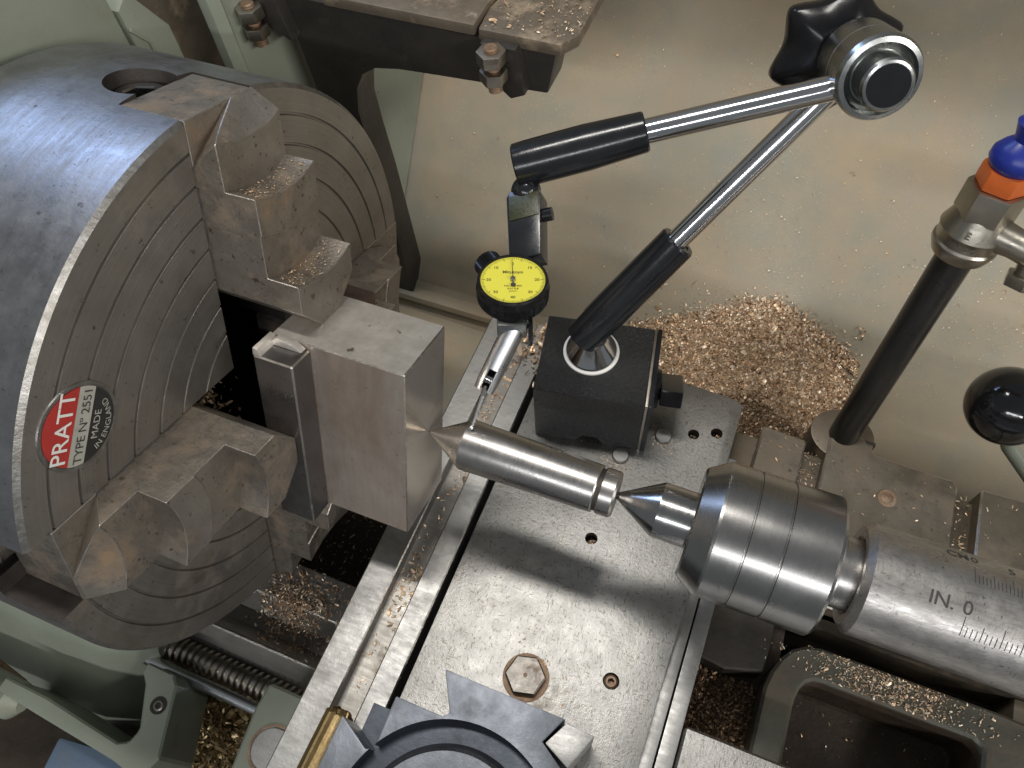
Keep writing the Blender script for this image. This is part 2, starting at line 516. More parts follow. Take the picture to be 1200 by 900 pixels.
def boolean_cut(o, cutters):
    org = world_origin(o)
    for bmc in cutters:
        bmesh.ops.recalc_face_normals(bmc, faces=bmc.faces)
        me = D.meshes.new("cut")
        for v in bmc.verts:
            v.co = (v.co - org) * S
        bmc.to_mesh(me)
        bmc.free()
        for q in o.data.materials:
            me.materials.append(q)
        for p in me.polygons:
            p.material_index = len(o.data.materials) - 1
        co = D.objects.new("cut", me)
        COL.objects.link(co)
        co.location = o.location
        if o.parent:
            co.parent = o.parent
        md = o.modifiers.new("cut", 'BOOLEAN')
        md.operation = 'DIFFERENCE'
        md.solver = 'EXACT'
        md.object = co
        dg = bpy.context.evaluated_depsgraph_get()
        new = D.meshes.new_from_object(o.evaluated_get(dg), preserve_all_data_layers=True, depsgraph=dg)
        o.modifiers.clear()
        old = o.data
        o.data = new
        new.name = old.name
        D.meshes.remove(old)
        D.objects.remove(co)
        D.meshes.remove(me)
    bm = bmesh.new()
    bm.from_mesh(o.data)
    for fc in bm.faces:
        fc.smooth = True
    for e in bm.edges:
        e.smooth = not (len(e.link_faces) != 2 or e.calc_face_angle(0) > math.radians(25))
    bm.to_mesh(o.data)
    bm.free()


def text_geo(s, size, align='LEFT', bold=0.0, spacing=1.0):
    """vertices (x,y) and faces of a line of lettering"""
    c = D.curves.new("lettering", 'FONT')
    c.body = s
    c.size = size
    c.align_x = align
    c.resolution_u = 3
    c.offset = bold
    c.space_character = spacing
    o = D.objects.new("lettering", c)
    COL.objects.link(o)
    dg = bpy.context.evaluated_depsgraph_get()
    me = o.evaluated_get(dg).to_mesh()
    vs = [(v.co.x, v.co.y) for v in me.vertices]
    fs = [tuple(p.vertices) for p in me.polygons]
    o.evaluated_get(dg).to_mesh_clear()
    D.objects.remove(o)
    D.curves.remove(c)
    return vs, fs


def put_text(bm, s, size, fn, align='LEFT', bold=0.0, spacing=1.0, slices=0):
    vs, fs = text_geo(s, size, align, bold, spacing)
    if slices:
        b2 = bmesh.new()
        V = [b2.verts.new((x, y, 0)) for x, y in vs]
        for q in fs:
            try:
                b2.faces.new([V[i] for i in q])
            except ValueError:
                pass
        for k in range(1, slices):
            g = b2.verts[:] + b2.edges[:] + b2.faces[:]
            bmesh.ops.bisect_plane(b2, geom=g, plane_co=(0, size * 0.8 * k / slices, 0), plane_no=(0, 1, 0))
        b2.verts.index_update()
        vs = [(v.co.x, v.co.y) for v in b2.verts]
        fs = [[v.index for v in fc.verts] for fc in b2.faces]
        b2.free()
    V = [bm.verts.new(fn(x, y)) for x, y in vs]
    for q in fs:
        try:
            bm.faces.new([V[i] for i in q])
        except ValueError:
            pass
    return bm


def put_quad(bm, fn, x0, x1, y0, y1, n=1):
    for i in range(n):
        a = x0 + (x1 - x0) * i / n
        b = x0 + (x1 - x0) * (i + 1) / n
        bm.faces.new([bm.verts.new(fn(x, y)) for x, y in ((a, y0), (b, y0), (b, y1), (a, y1))])


def flat_obj(name, bm, m, parent):
    """thin printed or engraved geometry: no merging, no bevel"""
    o_ = world_origin(parent)
    for v in bm.verts:
        v.co = (v.co - o_) * S
    me = D.meshes.new(name)
    bm.to_mesh(me)
    bm.free()
    me.materials.append(m)
    o = D.objects.new(name, me)
    COL.objects.link(o)
    o.parent = parent
    return o


def chips(name, label, P, N, size=(0.012, 0.03), m=None, tilt=0.6, width=0.28):
    """many small curled turnings in one mesh: positions P (n,3), surface normals N (n,3)"""
    P = np.asarray(P, float)
    N = np.asarray(N, float)
    n = len(P)
    N = N / np.linalg.norm(N, axis=1)[:, None]
    d_ = rng.normal(size=(n, 3))
    t = d_ - (d_ * N).sum(1)[:, None] * N
    t /= np.linalg.norm(t, axis=1)[:, None]
    up = N + rng.normal(size=(n, 3)) * tilt * 0.5
    t = t + N * rng.normal(size=(n, 1)) * tilt * 0.5
    t /= np.linalg.norm(t, axis=1)[:, None]
    w = np.cross(up, t)
    w /= np.linalg.norm(w, axis=1)[:, None]
    up = np.cross(t, w)
    L = rng.uniform(size[0], size[1], n) * rng.choice([0.45, 0.7, 1.0, 1.0, 1.3, 2.0], n, p=[0.2, 0.25, 0.2, 0.2, 0.11, 0.04])
    Wd = L * rng.uniform(width * 0.6, width * 1.5, n)
    cv = rng.uniform(0.1, 0.6, n)
    vs = []
    for k, s in enumerate((-0.5, -0.17, 0.17, 0.5)):
        arch = (0.25 - s * s) * cv
        for e in (-0.5, 0.5):
            wd = Wd * (1.0 if abs(s) < 0.3 else 0.65)
            vs.append(P + t * (L * s)[:, None] + up * (L * arch)[:, None] + w * (wd * e)[:, None])
    V = np.stack(vs, 1).reshape(-1, 3)
    base = (np.arange(n) * 8)[:, None, None]
    q = np.array([[0, 1, 3, 2], [2, 3, 5, 4], [4, 5, 7, 6]])[None]
    F = (base + q).reshape(-1, 4)
    org = V.mean(0)
    me = D.meshes.new(name)
    me.vertices.add(len(V))
    me.vertices.foreach_set("co", ((V - org) * S).ravel())
    me.loops.add(F.size)
    me.loops.foreach_set("vertex_index", F.ravel().astype(np.int32))
    me.polygons.add(len(F))
    me.polygons.foreach_set("loop_start", (np.arange(len(F)) * 4).astype(np.int32))
    mats_ = [m] if m else [M_chip, M_chip_pale, M_chip_dark]
    for q_ in mats_:
        me.materials.append(q_)
    if not m:
        me.polygons.foreach_set("material_index", np.repeat(rng.choice([0, 1, 2], n, p=[0.5, 0.34, 0.16]), 3).astype(np.int32))
    me.update(calc_edges=True)
    o = D.objects.new(name, me)
    COL.objects.link(o)
    o.location = org * S
    o['kind'] = 'stuff'
    o['label'] = label
    o['category'] = 'metal chips'
    return o


AX = Vector((1, 0, 0))


def polar(deg):
    a = math.radians(deg)
    return Vector((0, math.cos(a), math.sin(a))), Vector((0, -math.sin(a), math.cos(a)))


A0 = 70.5
E1, T1 = polar(A0)          # radial direction of the upper jaw; T1 is the radial direction of the next one
BF = (Vector((0, 0, 0)), AX, E1, T1)      # frame of the clamped block: x, a, b

# ------------------------------------------------------------------ surroundings: tray, splash back, headstock, bed
bm = BM()
box(bm, -4, 5.5, -3.2, 3.2, -1.95, -1.80)
o = obj("chip_tray_floor", bm, M_grime, None)
o['kind'] = 'structure'
o['label'] = 'dark oily tray floor underneath the lathe'

# splash back: one sloping painted sheet
SL = math.radians(50)
SO, SU, SN = Vector((0, 1.34, -1.2)), Vector((0, math.cos(SL), math.sin(SL))), Vector((0, -math.sin(SL), math.cos(SL)))


def sheet_pt(x, t, h=0.0):
    """point on the sheet: straight slope, then rolled up to the vertical at the top"""
    tb, rb = 1.42, 0.45
    if t <= tb:
        return Vector((x, 0, 0)) + SO + SU * t + SN * h
    a = min((t - tb) / rb, math.radians(52))
    rest = max(0.0, t - tb - rb * math.radians(52))
    ang = SL + a
    c = SO + SU * tb + SN * rb
    nrm = Vector((0, -math.sin(ang), math.cos(ang)))
    tan = Vector((0, math.cos(ang), math.sin(ang)))
    return Vector((x, 0, 0)) + c - nrm * (rb - h) + tan * rest


splash = thing("splash_back", "sloping grey green splash back dusted with bronze chips behind the lathe", "splash back", (1.5, 1.34, -1.2))
bm = BM()
nx, ny = 60, 60
grid = []
for j in range(ny + 1):
    row = []
    for i in range(nx + 1):
        x = -1.2 + 6.2 * i / nx
        t = -0.30 + 3.4 * j / ny
        h = 0.006 * math.sin(1.3 * x + 0.4) * math.cos(1.1 * t) + 0.003 * math.sin(5 * x + 3 * t)
        row.append(bm.verts.new(sheet_pt(x, t, h)))
    grid.append(row)
for j in range(ny):
    for i in range(nx):
        bm.faces.new((grid[j][i], grid[j][i + 1], grid[j + 1][i + 1], grid[j + 1][i]))
bmesh.ops.solidify(bm, geom=bm.faces[:], thickness=0.03)
obj("sheet_panel", bm, M_sheet, splash, soft=40)
bm = BM()
prism(bm, [(1.37, -1.150), (1.335, -1.175), (1.275, -1.19), (1.265, -1.225), (1.36, -1.26)], -1.2, 0.95, (Vector((0, 0, 0)), Vector((0, 1, 0)), Vector((0, 0, 1)), AX))
obj("folded_lip", bm, M_sheet, splash, 0.006)
bm = BM()
box(bm, -1.2, 0.95, 0.62, 1.262, -1.42, -1.30)
obj("lower_shelf", bm, M_sheet, splash, 0.006)

# panel beside the seam at the left end of the sheet
pan = thing("side_panel", "plain grey green end panel meeting the splash back at a seam", "panel", (-0.5, 1.6, -1.2))
bm = BM()
c0, c1 = Vector((-0.405, 1.40, -1.13)), Vector((-0.395, 2.62, 0.33))
e0, e1 = Vector((-0.66, 1.10, -1.13)), Vector((-0.66, 1.13, 1.25))
n_ = 10
g2 = []
for j in range(n_ + 1):
    a = c0.lerp(c1, j / n_) + SN * 0.02
    b = e0.lerp(e1, j / n_)
    g2.append([bm.verts.new(a.lerp(b, i / n_)) for i in range(n_ + 1)])
for j in range(n_):
    for i in range(n_):
        bm.faces.new((g2[j][i], g2[j][i + 1], g2[j + 1][i + 1], g2[j + 1][i]))
bmesh.ops.solidify(bm, geom=bm.faces[:], thickness=0.03)
obj("panel_sheet", bm, M_green, pan, soft=30)
bm = BM()
prism(bm, [(-0.70, 1.06), (-0.655, 1.06), (-0.625, 1.10), (-0.65, 1.13), (-0.70, 1.10)], -0.6, 1.25)
obj("panel_edge", bm, M_green, pan, 0.008)

# headstock
head = thing("headstock", "grey green painted headstock casting behind the chuck", "headstock", (-1.2, 0.3, -1.2))
bm = BM()
box(bm, -2.6, -0.80, -0.9, 0.78, -1.1, 1.25)
obj("casting", bm, M_green, head, 0.03)
bm = BM()
prism(bm, [(0.79, -0.9), (0.975, -0.9), (0.975, 0.60), (0.86, 0.80), (0.79, 0.765)], -0.99, -0.795, (Vector((0, 0, 0)), Vector((0, 1, 0)), Vector((0, 0, 1)), AX))
obj("raised_panel", bm, M_green, head, 0.015)
bm = BM()
prism(bm, [(0.845, -0.8), (0.86, -0.8), (0.86, 0.62), (0.80, 0.70), (0.79, 0.69), (0.845, 0.61)], -0.795, -0.785, (Vector((0, 0, 0)), Vector((0, 1, 0)), Vector((0, 0, 1)), AX))
obj("panel_rib", bm, M_green, head, 0.004)
bm = BM()
box(bm, -2.6, -0.93, 0.98, 1.5, -1.1, 1.0)
obj("recess_wall", bm, M_flange, head, 0.01)
bm = BM()
lathe(bm, [(-0.95, 0.0), (-0.95, 0.52), (-0.69, 0.52), (-0.69, 0.0)], (0, 0, 0), AX, 64)
obj("spindle_nose", bm, M_chuck, head)

# lower front of the headstock, with its oily machined ledge
low = thing("headstock_plinth", "rounded grey green casting with an oily brown ledge below the chuck", "casting", (-1.1, -1.0, -1.7))
bm = BM()
FR = (Vector((0, 0, 0)), Vector((0, 1, 0)), Vector((0, 0, 1)), AX)
prof = [(-0.62, -1.165), (-0.98, -1.165), (-1.02, -1.18), (-1.06, -1.23), (-1.11, -1.32), (-1.19, -1.42), (-1.28, -1.50), (-1.34, -1.60), (-1.34, -1.78), (-0.62, -1.78)]
prev = None
for (x, k) in ((-2.4, 1.0), (-1.3, 1.0), (-0.95, 1.0), (-0.72, 0.94), (-0.58, 0.84), (-0.50, 0.70)):
    ring = [bm.verts.new((x, -0.62 + (y + 0.62) * k, -1.165 + (z + 1.165) * 1.0 - (1 - k) * 0.12)) for y, z in prof]
    if prev:
        for i in range(len(ring)):
            j = (i + 1) % len(ring)
            bm.faces.new((prev[i], prev[j], ring[j], ring[i]))
    else:
        bm.faces.new(ring)
    prev = ring
bm.faces.new(prev[::-1])
obj("casting", bm, M_green, low, 0.0, soft=40)
bm = BM()
box(bm, -2.3, -1.07, -0.965, -0.66, -1.162, -1.14)
obj("ledge_pad", bm, M_ledge, low, 0.008)
bm = BM()
prism(bm, [(-1.025, -0.965), (-0.97, -0.955), (-0.89, -0.90), (-0.89, -0.66), (-1.025, -0.66)], -1.162, -1.142)
obj("ledge_pad", bm, M_ledge, low, 0.008)
bm = BM()
cyl(bm, (-1.9, -1.33, -1.34), (-0.93, -1.345, -1.25), 0.085, ch=0.05)
obj("rail_end", bm, M_green, low)
bm = BM()
prism(bm, [(-1.45, -1.20), (-1.05, -1.26), (-0.86, -1.33), (-0.93, -1.34), (-1.4, -1.3)], -1.34, -1.30)
obj("brass_strip", bm, M_rust, low, 0.005)

# black cast bracket at the back
brk = thing("cast_bracket", "black cast bracket with an arched leg standing behind the chuck", "bracket", (0.0, 1.35, -1.2))
bm = BM()
pts = [(0.60, 0.385), (0.635, 0.56), (-0.62, 0.585), (-0.56, 0.50), (-0.50, 0.40), (-0.485, 0.20), (-0.47, -0.1), (-0.47, -1.2), (-0.25, -1.2), (-0.27, -0.35), (-0.285, -0.10),
       (-0.29, 0.08), (-0.265, 0.20), (-0.22, 0.28), (-0.15, 0.325), (-0.04, 0.345), (0.10, 0.355)]
prism(bm, pts, 0.0, 0.16, (Vector((0, 1.3, 0)), AX, Vector((0, 0, 1)), Vector((0, 1, 0))))
obj("web", bm, M_blackcast, brk, 0.012)
bm = BM()
box(bm, -0.30, 0.33, 1.275, 1.50, 0.586, 0.63)
obj("flange", bm, M_flange, brk, 0.012)
bm = BM()
prism(bm, [(0.34, 1.285), (0.655, 1.285), (0.70, 1.36), (0.70, 1.80), (0.40, 1.80), (0.33, 1.42)], 0.563, 0.612)
obj("end_pad", bm, M_flange, brk, 0.014)
bm = BM()
prism(bm, [(0.36, 0.585), (0.50, 0.585), (0.53, 0.40), (0.47, 0.37), (0.37, 0.46)], 0, 0.06, (Vector((0, 1.245, 0)), AX, Vector((0, 0, 1)), Vector((0, 1, 0))))
obj("lug", bm, M_blackcast, brk, 0.01)
bm = BM()
prism(bm, [(-0.66, 0.62), (-0.50, 0.60), (-0.47, 0.42), (-0.55, 0.46), (-0.66, 0.55)], 0, 0.07, (Vector((0, 1.235, 0)), AX, Vector((0, 0, 1)), Vector((0, 1, 0))))
obj("lug", bm, M_blackcast, brk, 0.01)
for cx, cz in ((0.425, 0.50), (-0.60, 0.475)):
    bm = BM()
    top = Vector((cx, 1.20, cz + 0.115))
    prof = []
    z_ = 0.0
    while z_ < 0.175:
        prof += [(z_, 0.022), (z_ + 0.005, 0.027)]
        z_ += 0.010
    lathe(bm, prof, top, (0.06, -0.03, -1), 28)
    obj("stud", bm, M_rust, brk)
    for dz, rr, hh in ((0.052, 0.055, 0.048), (-0.02, 0.052, 0.046)):
        bm = BM()
        c_ = Vector((cx - 0.002 + (0.105 - dz) * 0.06, 1.20 - (0.105 - dz) * 0.03, cz + dz))
        prism(bm, hexagon(rr, 0.4), 0, hh, (c_, AX, Vector((0, 1, 0)), Vector((0, 0, 1))))
        obj("nut", bm, M_zinc, brk, 0.004)

# bed
bed = thing("lathe_bed", "worn steel bed ways running below the chuck towards the tailstock", "lathe bed", (0.3, -0.2, -1.78))
bm = BM()
prism(bm, [(-0.835, -1.78), (-0.835, -1.385), (-0.825, -1.37), (-0.735, -1.285), (-0.725, -1.285), (-0.66, -1.40), (-0.595, -1.41), (-0.515, -1.30), (-0.33, -1.30), (-0.33, -1.78)], -0.78, 3.6, FR)
obj("front_way", bm, M_bed, bed, 0.012, seg=1, edge=M_edge)
bm = BM()
prism(bm, [(0.22, -1.78), (0.22, -1.30), (0.42, -1.30), (0.52, -1.24), (0.60, -1.33), (0.60, -1.78)], -0.78, 3.6, FR)
obj("rear_way", bm, M_bed, bed, 0.006)
bm = BM()
box(bm, -0.78, 3.6, -0.329, 0.219, -1.78, -1.72)
obj("bed_web", bm, M_grime, bed)
bm = BM()
cyl(bm, (0.245, -0.79, -1.25), (0.29, -0.80, -1.25), 0.045, ch=0.008)
obj("way_wiper", bm, M_rust, bed)

# lead screw, feed rod and bracket
ls = thing("lead_screw", "dark greasy lead screw with coarse thread below the chuck", "lead screw", (-0.1, -0.885, -1.36))
bm = BM()
prof = [(0, 0.0), (0, 0.04)]
x = 0.01
while x < 1.02:
    prof += [(x, 0.044), (x + 0.006, 0.060), (x + 0.020, 0.060), (x + 0.026, 0.044)]
    x += 0.034
prof += [(x, 0.0)]
lathe(bm, prof, (-0.66, -0.885, -1.36), AX, 32)
obj("thread", bm, M_zinc, ls)
fr_ = thing("feed_rod", "plain grey feed rod in front of the lead screw", "rod", (-0.1, -0.975, -1.32))
bm = BM()
cyl(bm, (-0.66, -0.975, -1.325), (0.40, -0.975, -1.325), 0.028, ch=0.004)
obj("shaft", bm, M_alu, fr_)
brc = thing("screw_bracket", "grey green cast bracket with a socket screw holding the feed rod", "bracket", (-0.4, -1.15, -1.5))
bm = BM()
pts = [(-0.455, -0.985), (-0.315, -0.985), (-0.275, -1.02), (-0.22, -1.17), (-0.175, -1.29), (-0.20, -1.36), (-0.27, -1.385), (-0.36, -1.37), (-0.80, -1.345), (-1.02, -1.33), (-1.02, -1.27), (-0.78, -1.272),
       (-0.38, -1.305), (-0.34, -1.285), (-0.325, -1.23), (-0.41, -1.07), (-0.455, -1.03)]
prism(bm, pts, -1.50, -1.15)
obj("arm", bm, M_green, brc, 0.022, seg=3)
bm = BM()
lathe(bm, [(-0.002, 0.0), (-0.002, 0.036), (0.003, 0.036), (0.003, 0.0)], (-0.30, -1.12, -1.150), (0, 0, 1), 28)
obj("screw_recess", bm, M_dark_iron, brc)
bm = BM()
socket_head(bm, (-0.30, -1.12, -1.152), (0, 0, 1), 0.027, 0.009, 0.014, 0.008, 36)
obj("socket_screw", bm, M_zinc, brc)
apr = thing("apron", "grey green apron casting with a rust-rimmed steel plug under the cross slide", "apron", (0.3, -1.1, -1.4))
bm = BM()
prism(bm, [(0.155, -0.865), (0.45, -0.865), (0.45, -1.6), (0.215, -1.6), (0.185, -1.25), (0.165, -1.10), (0.150, -0.98)], -1.6, -1.01)
obj("casting", bm, M_green, apr, 0.03, seg=3)
bm = BM()
lathe(bm, [(0, 0.0), (0, 0.093), (0.005, 0.093), (0.006, 0.084), (0.003, 0.080), (0.010, 0.078), (0.010, 0.0)], (0.298, -1.085, -1.011), (0, 0, 1), 48)
obj("steel_plug", bm, M_rail, apr)
bm = BM()
lathe(bm, [(0, 0.084), (0.0075, 0.084), (0.0075, 0.094), (0, 0.094)], (0.298, -1.085, -1.011), (0, 0, 1), 48)
obj("rust_ring", bm, M_rust, apr)
bm = BM()
box(bm, -1.00, -0.56, -1.72, -1.30, -1.79, -1.47, (Vector((0, 0, 0)), Vector((1, 0.13, 0)).normalized(), Vector((-0.13, 1, 0)).normalized(), Vector((0, 0, 1))))
tag(obj("blue_block", bm, M_bluepaint, None, 0.02), "faded blue painted block at the bottom left below the green bracket", "block")

# ------------------------------------------------------------------ chuck
chuck = thing("four_jaw_chuck", "large worn steel four jaw chuck with ringed face and red name badge", "chuck", (-0.3, 0, 0))
bm = BM()
prof = [(-0.68, 0.0), (-0.68, 0.975), (-0.655, 1.002), (-0.011, 1.002), (0.0, 0.988)]
for rr in (0.911, 0.817, 0.720, 0.622, 0.521, 0.427, 0.328):
    prof += [(0.0, rr + 0.0055), (-0.010, rr + 0.0025), (-0.010, rr - 0.0025), (0.0, rr - 0.0055)]
prof += [(0.0, 0.0)]
lathe(bm, prof, (0, 0, 0), AX, 180)
body = obj("chuck_body", bm, [M_chuck, M_chuck_od, M_chamfer, M_dark_slot], chuck)
for p in body.data.polygons:
    c = Vector(p.center) / S + Vector((-0.3, 0, 0))
    rr = math.hypot(c.y, c.z)
    p.material_index = 1 if rr > 0.99 and c.x < -0.03 else (2 if rr > 0.985 else 0)
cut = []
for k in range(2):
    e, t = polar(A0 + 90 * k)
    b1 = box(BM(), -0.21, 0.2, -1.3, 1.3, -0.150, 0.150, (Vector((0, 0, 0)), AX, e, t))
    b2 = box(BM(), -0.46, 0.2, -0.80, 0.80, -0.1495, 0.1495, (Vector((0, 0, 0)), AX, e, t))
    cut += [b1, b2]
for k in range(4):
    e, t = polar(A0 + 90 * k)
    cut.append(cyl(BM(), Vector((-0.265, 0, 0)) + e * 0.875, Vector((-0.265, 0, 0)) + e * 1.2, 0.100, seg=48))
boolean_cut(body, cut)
# jaw screws with hexagonal sockets in the rim
scr0 = None
for k in range(4):
    e, t = polar(A0 + 90 * k)
    bm = BM()
    socket_head(bm, Vector((-0.272, 0, 0)) + e * 0.874, e, 0.080, 0.092, 0.050, 0.075)
    obj("jaw_screw", bm, M_hard, chuck)

JP = [(-0.004, 0.990), (0.0, 0.992), (0.012, 0.985), (0.088, 0.945), (0.092, 0.815), (0.092, 0.806), (0.190, 0.808), (0.194, 0.695), (0.189, 0.690), (0.192, 0.565), (0.192, 0.556), (0.296, 0.556), (0.299, 0.40)]
TC = [-0.1455, -0.10, -0.05, 0.0, 0.05, 0.10, 0.1455]


def jaw(angle, shift, cutside, rout=0.988):
    e, t = polar(angle)
    bm = BM()
    rows = []
    for i, (px, pr) in enumerate(JP):
        row = []
        for tt in TC:
            rr = pr - 0.030 + 1.5 * tt * tt if 2 < i < len(JP) - 1 else pr
            row.append(bm.verts.new(AX * px + e * (rr + shift if i > 2 else pr - 0.988 + rout) + t * tt))
        rows.append(row)
    inner = []
    for px in (0.299, -0.004):
        inner.append([bm.verts.new(AX * px + e * (0.367 + max(0.0, abs(tt) - 0.05) * 0.98 + shift) + t * tt) for tt in TC])
    # the last profile row is the inner edge itself
    for v in rows[-1]:
        bm.verts.remove(v)
    rows = rows[:-1] + inner
    n = len(rows)
    for i in range(n):
        A, B = rows[i], rows[(i + 1) % n]
        for k in range(len(TC) - 1):
            bm.faces.new((A[k], A[k + 1], B[k + 1], B[k]))
    bm.faces.new([r_[0] for r_ in rows])
    bm.faces.new([r_[-1] for r_ in rows][::-1])
    # slanting cut on the outer corner
    s = cutside
    pa = AX * 0.090 + e * (0.945 + shift) + t * (0.146 * s)
    pb = AX * 0.0 + e * (rout + 0.004) + t * (-0.05 * s)
    pc = AX * 0.0 + e * (0.86 + shift) + t * (0.148 * s)
    nrm = (pb - pa).cross(pc - pa).normalized()
    if nrm.dot(t * s + e) < 0:
        nrm = -nrm
    g = bm.verts[:] + bm.edges[:] + bm.faces[:]
    bmesh.ops.recalc_face_normals(bm, faces=bm.faces)
    res = bmesh.ops.bisect_plane(bm, geom=g, plane_co=pa, plane_no=nrm, clear_outer=True)
    bmesh.ops.holes_fill(bm, edges=[x_ for x_ in bm.edges if x_.is_boundary], sides=0)
    base = [(rout, -0.1455), (rout, 0.1455)] + [(0.367 + max(0.0, abs(tt) - 0.05) * 0.98 + shift, tt) for tt in reversed(TC)]
    prism(bm, base, -0.208, -0.0005, (Vector((0, 0, 0)), e, t, AX))
    return obj("chuck_jaw", bm, M_jaw, chuck, 0.0048, ang=30, seg=1, edge=M_edge)


jaw(A0, 0.0, 1)
jaw(A0 + 90, -0.106, -1, 0.912)
jaw(A0 + 180, 0.0, 1)
jaw(A0 + 270, -0.130, 1)

# name badge on the face
bc = Vector((0.0, -0.562, 0.606))
BS = 0.86
rd = (Vector((0, -0.517, 0.685)) - Vector((0, -0.661, 0.568))).normalized()        # reading direction
ud = AX.cross(rd).normalized()
bcen = bc


def on_badge(h):
    return lambda x, y: bcen + (rd * x + ud * y) * BS + AX * h


def seg_poly(bm, rad, y0, y1, h, n=28):
    pts = []
    a0, a1 = math.asin(max(-1, min(1, y0 / rad))), math.asin(max(-1, min(1, y1 / rad)))
    for k in range(n + 1):
        a = a0 + (a1 - a0) * k / n
        pts.append((rad * math.cos(a), rad * math.sin(a)))
    for k in range(n + 1):
        a = a1 + (a0 - a1) * k / n
        pts.append((-rad * math.cos(a), rad * math.sin(a)))
    clean = []
    for p in pts:
        if not clean or (abs(p[0] - clean[-1][0]) + abs(p[1] - clean[-1][1])) > 1e-4:
            clean.append(p)
    if abs(clean[0][0] - clean[-1][0]) + abs(clean[0][1] - clean[-1][1]) < 1e-4:
        clean.pop()
    prism(bm, clean, 0.004, h, (bcen, rd * BS, ud * BS, AX))
    return bm


bm = BM()
lathe(bm, [(-0.002, 0.0), (-0.002, 0.126), (0.0045, 0.124), (0.0045, 0.115), (0.003, 0.114), (0.003, 0.0)], bcen, AX, 72)
badge = obj("name_badge", bm, M_chamfer, chuck)
flat = seg_poly(BM(), 0.130, 0.022, 0.13, 0.0062)
obj("red_field", flat, M_red, badge)
obj("cream_stripe", seg_poly(BM(), 0.130, -0.038, 0.021, 0.0060), M_cream, badge)
obj("black_field", seg_poly(BM(), 0.130, -0.13, -0.039, 0.0062), M_black, badge)
bm = BM()
put_text(bm, "PRATT", 0.078, lambda x, y: on_badge(0.0075)(x, y + 0.036), 'CENTER', 0.0006)
flat_obj("lettering", bm, M_white, badge)
bm = BM()
put_text(bm, "TYPE Nº 2551", 0.044, lambda x, y: on_badge(0.0072)(x, y - 0.026), 'CENTER', 0.0, 0.95)
flat_obj("lettering", bm, M_ink, badge)
bm = BM()
put_text(bm, "MADE", 0.036, lambda x, y: on_badge(0.0075)(x, y - 0.073), 'CENTER')
flat_obj("lettering", bm, M_cream, badge)
bm = BM()


def arc(x, y):
    a = x / 0.108
    rr = 0.118 - y
    return bcen + AX * 0.0075 + (rd * math.sin(a) - ud * math.cos(a)) * rr * BS


put_text(bm, "IN ENGLAND", 0.030, arc, 'CENTER')
flat_obj("lettering", bm, M_cream, badge)

# clamped block and the two packing bars
blk = thing("steel_block", "bright milled rectangular steel block clamped in the chuck jaws", "workpiece", (0.4, 0, -0.3))
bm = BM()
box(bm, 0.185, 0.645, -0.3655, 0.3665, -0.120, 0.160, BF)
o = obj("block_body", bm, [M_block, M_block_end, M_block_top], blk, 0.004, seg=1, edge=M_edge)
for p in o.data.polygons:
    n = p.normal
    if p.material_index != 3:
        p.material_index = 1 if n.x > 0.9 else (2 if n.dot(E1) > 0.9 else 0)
pk = thing("packing_bar", "dark steel packing bar between the bright block and the lower left jaw", "packing bar", (0.25, -0.2, -0.3))
bm = BM()
prism(bm, [(0.185, 0.163), (0.325, 0.163), (0.325, 0.2605), (0.185, 0.2605)], -0.350, 0.366, (Vector((0, 0, 0)), AX, T1, -E1))
for v in bm.verts:
    pass
bm2 = BM()
box(bm2, 0.187, 0.325, -0.362, 0.352, 0.1625, 0.2605, BF)
bm.free()
obj("bar_body", bm2, M_pack, pk, 0.005, seg=1, edge=M_edge)
bm = BM()
prism(bm, [(0.187, 0.352), (0.215, 0.352), (0.205, 0.376), (0.190, 0.380)], 0.168, 0.259, BF)
obj("burr", bm, M_block_top, pk, 0.002)
bm = BM()
prism(bm, [(0.20, 0.3525), (0.312, 0.3525), (0.28, 0.372), (0.22, 0.378)], 0.1635, 0.192, BF)
obj("burr", bm, M_block_top, pk, 0.004)
pk2 = thing("packing_bar", "reddish brown packing bar behind the bright block below the upper jaw", "packing bar", (0.25, 0.2, 0))
bm = BM()
box(bm, 0.20, 0.325, -0.33, 0.325, -0.2355, -0.1225, BF)
obj("bar_body", bm, mat("browned_steel", (0.26, 0.17, 0.14), (0.18, 0.14, 0.14), 5, (0.3, 0.4), 0.9), pk2, 0.005)

# pointed bar held between the block and the live centre
bar = thing("pointed_bar", "tapered steel bar with a conical point held between block and live centre", "steel bar", (0.97, 0, -0.09))
bm = BM()
lathe(bm, [(0.646, 0.0), (0.655, 0.006), (0.789, 0.0870), (0.794, 0.0880), (1.246, 0.0795), (1.250, 0.0770)], (0, 0, 0), AX, 72)
obj("taper", bm, M_turned, bar)
bm = BM()
lathe(bm, [(1.249, 0.070), (1.264, 0.070)], (0, 0, 0), AX, 64)
obj("neck", bm, M_dark_slot, bar)
bm = BM()
lathe(bm, [(1.262, 0.0), (1.262, 0.074), (1.266, 0.0775), (1.308, 0.0765), (1.315, 0.071), (1.315, 0.020), (1.300, 0.0)], (0, 0, 0), AX, 64)
obj("collar", bm, M_turned, bar)

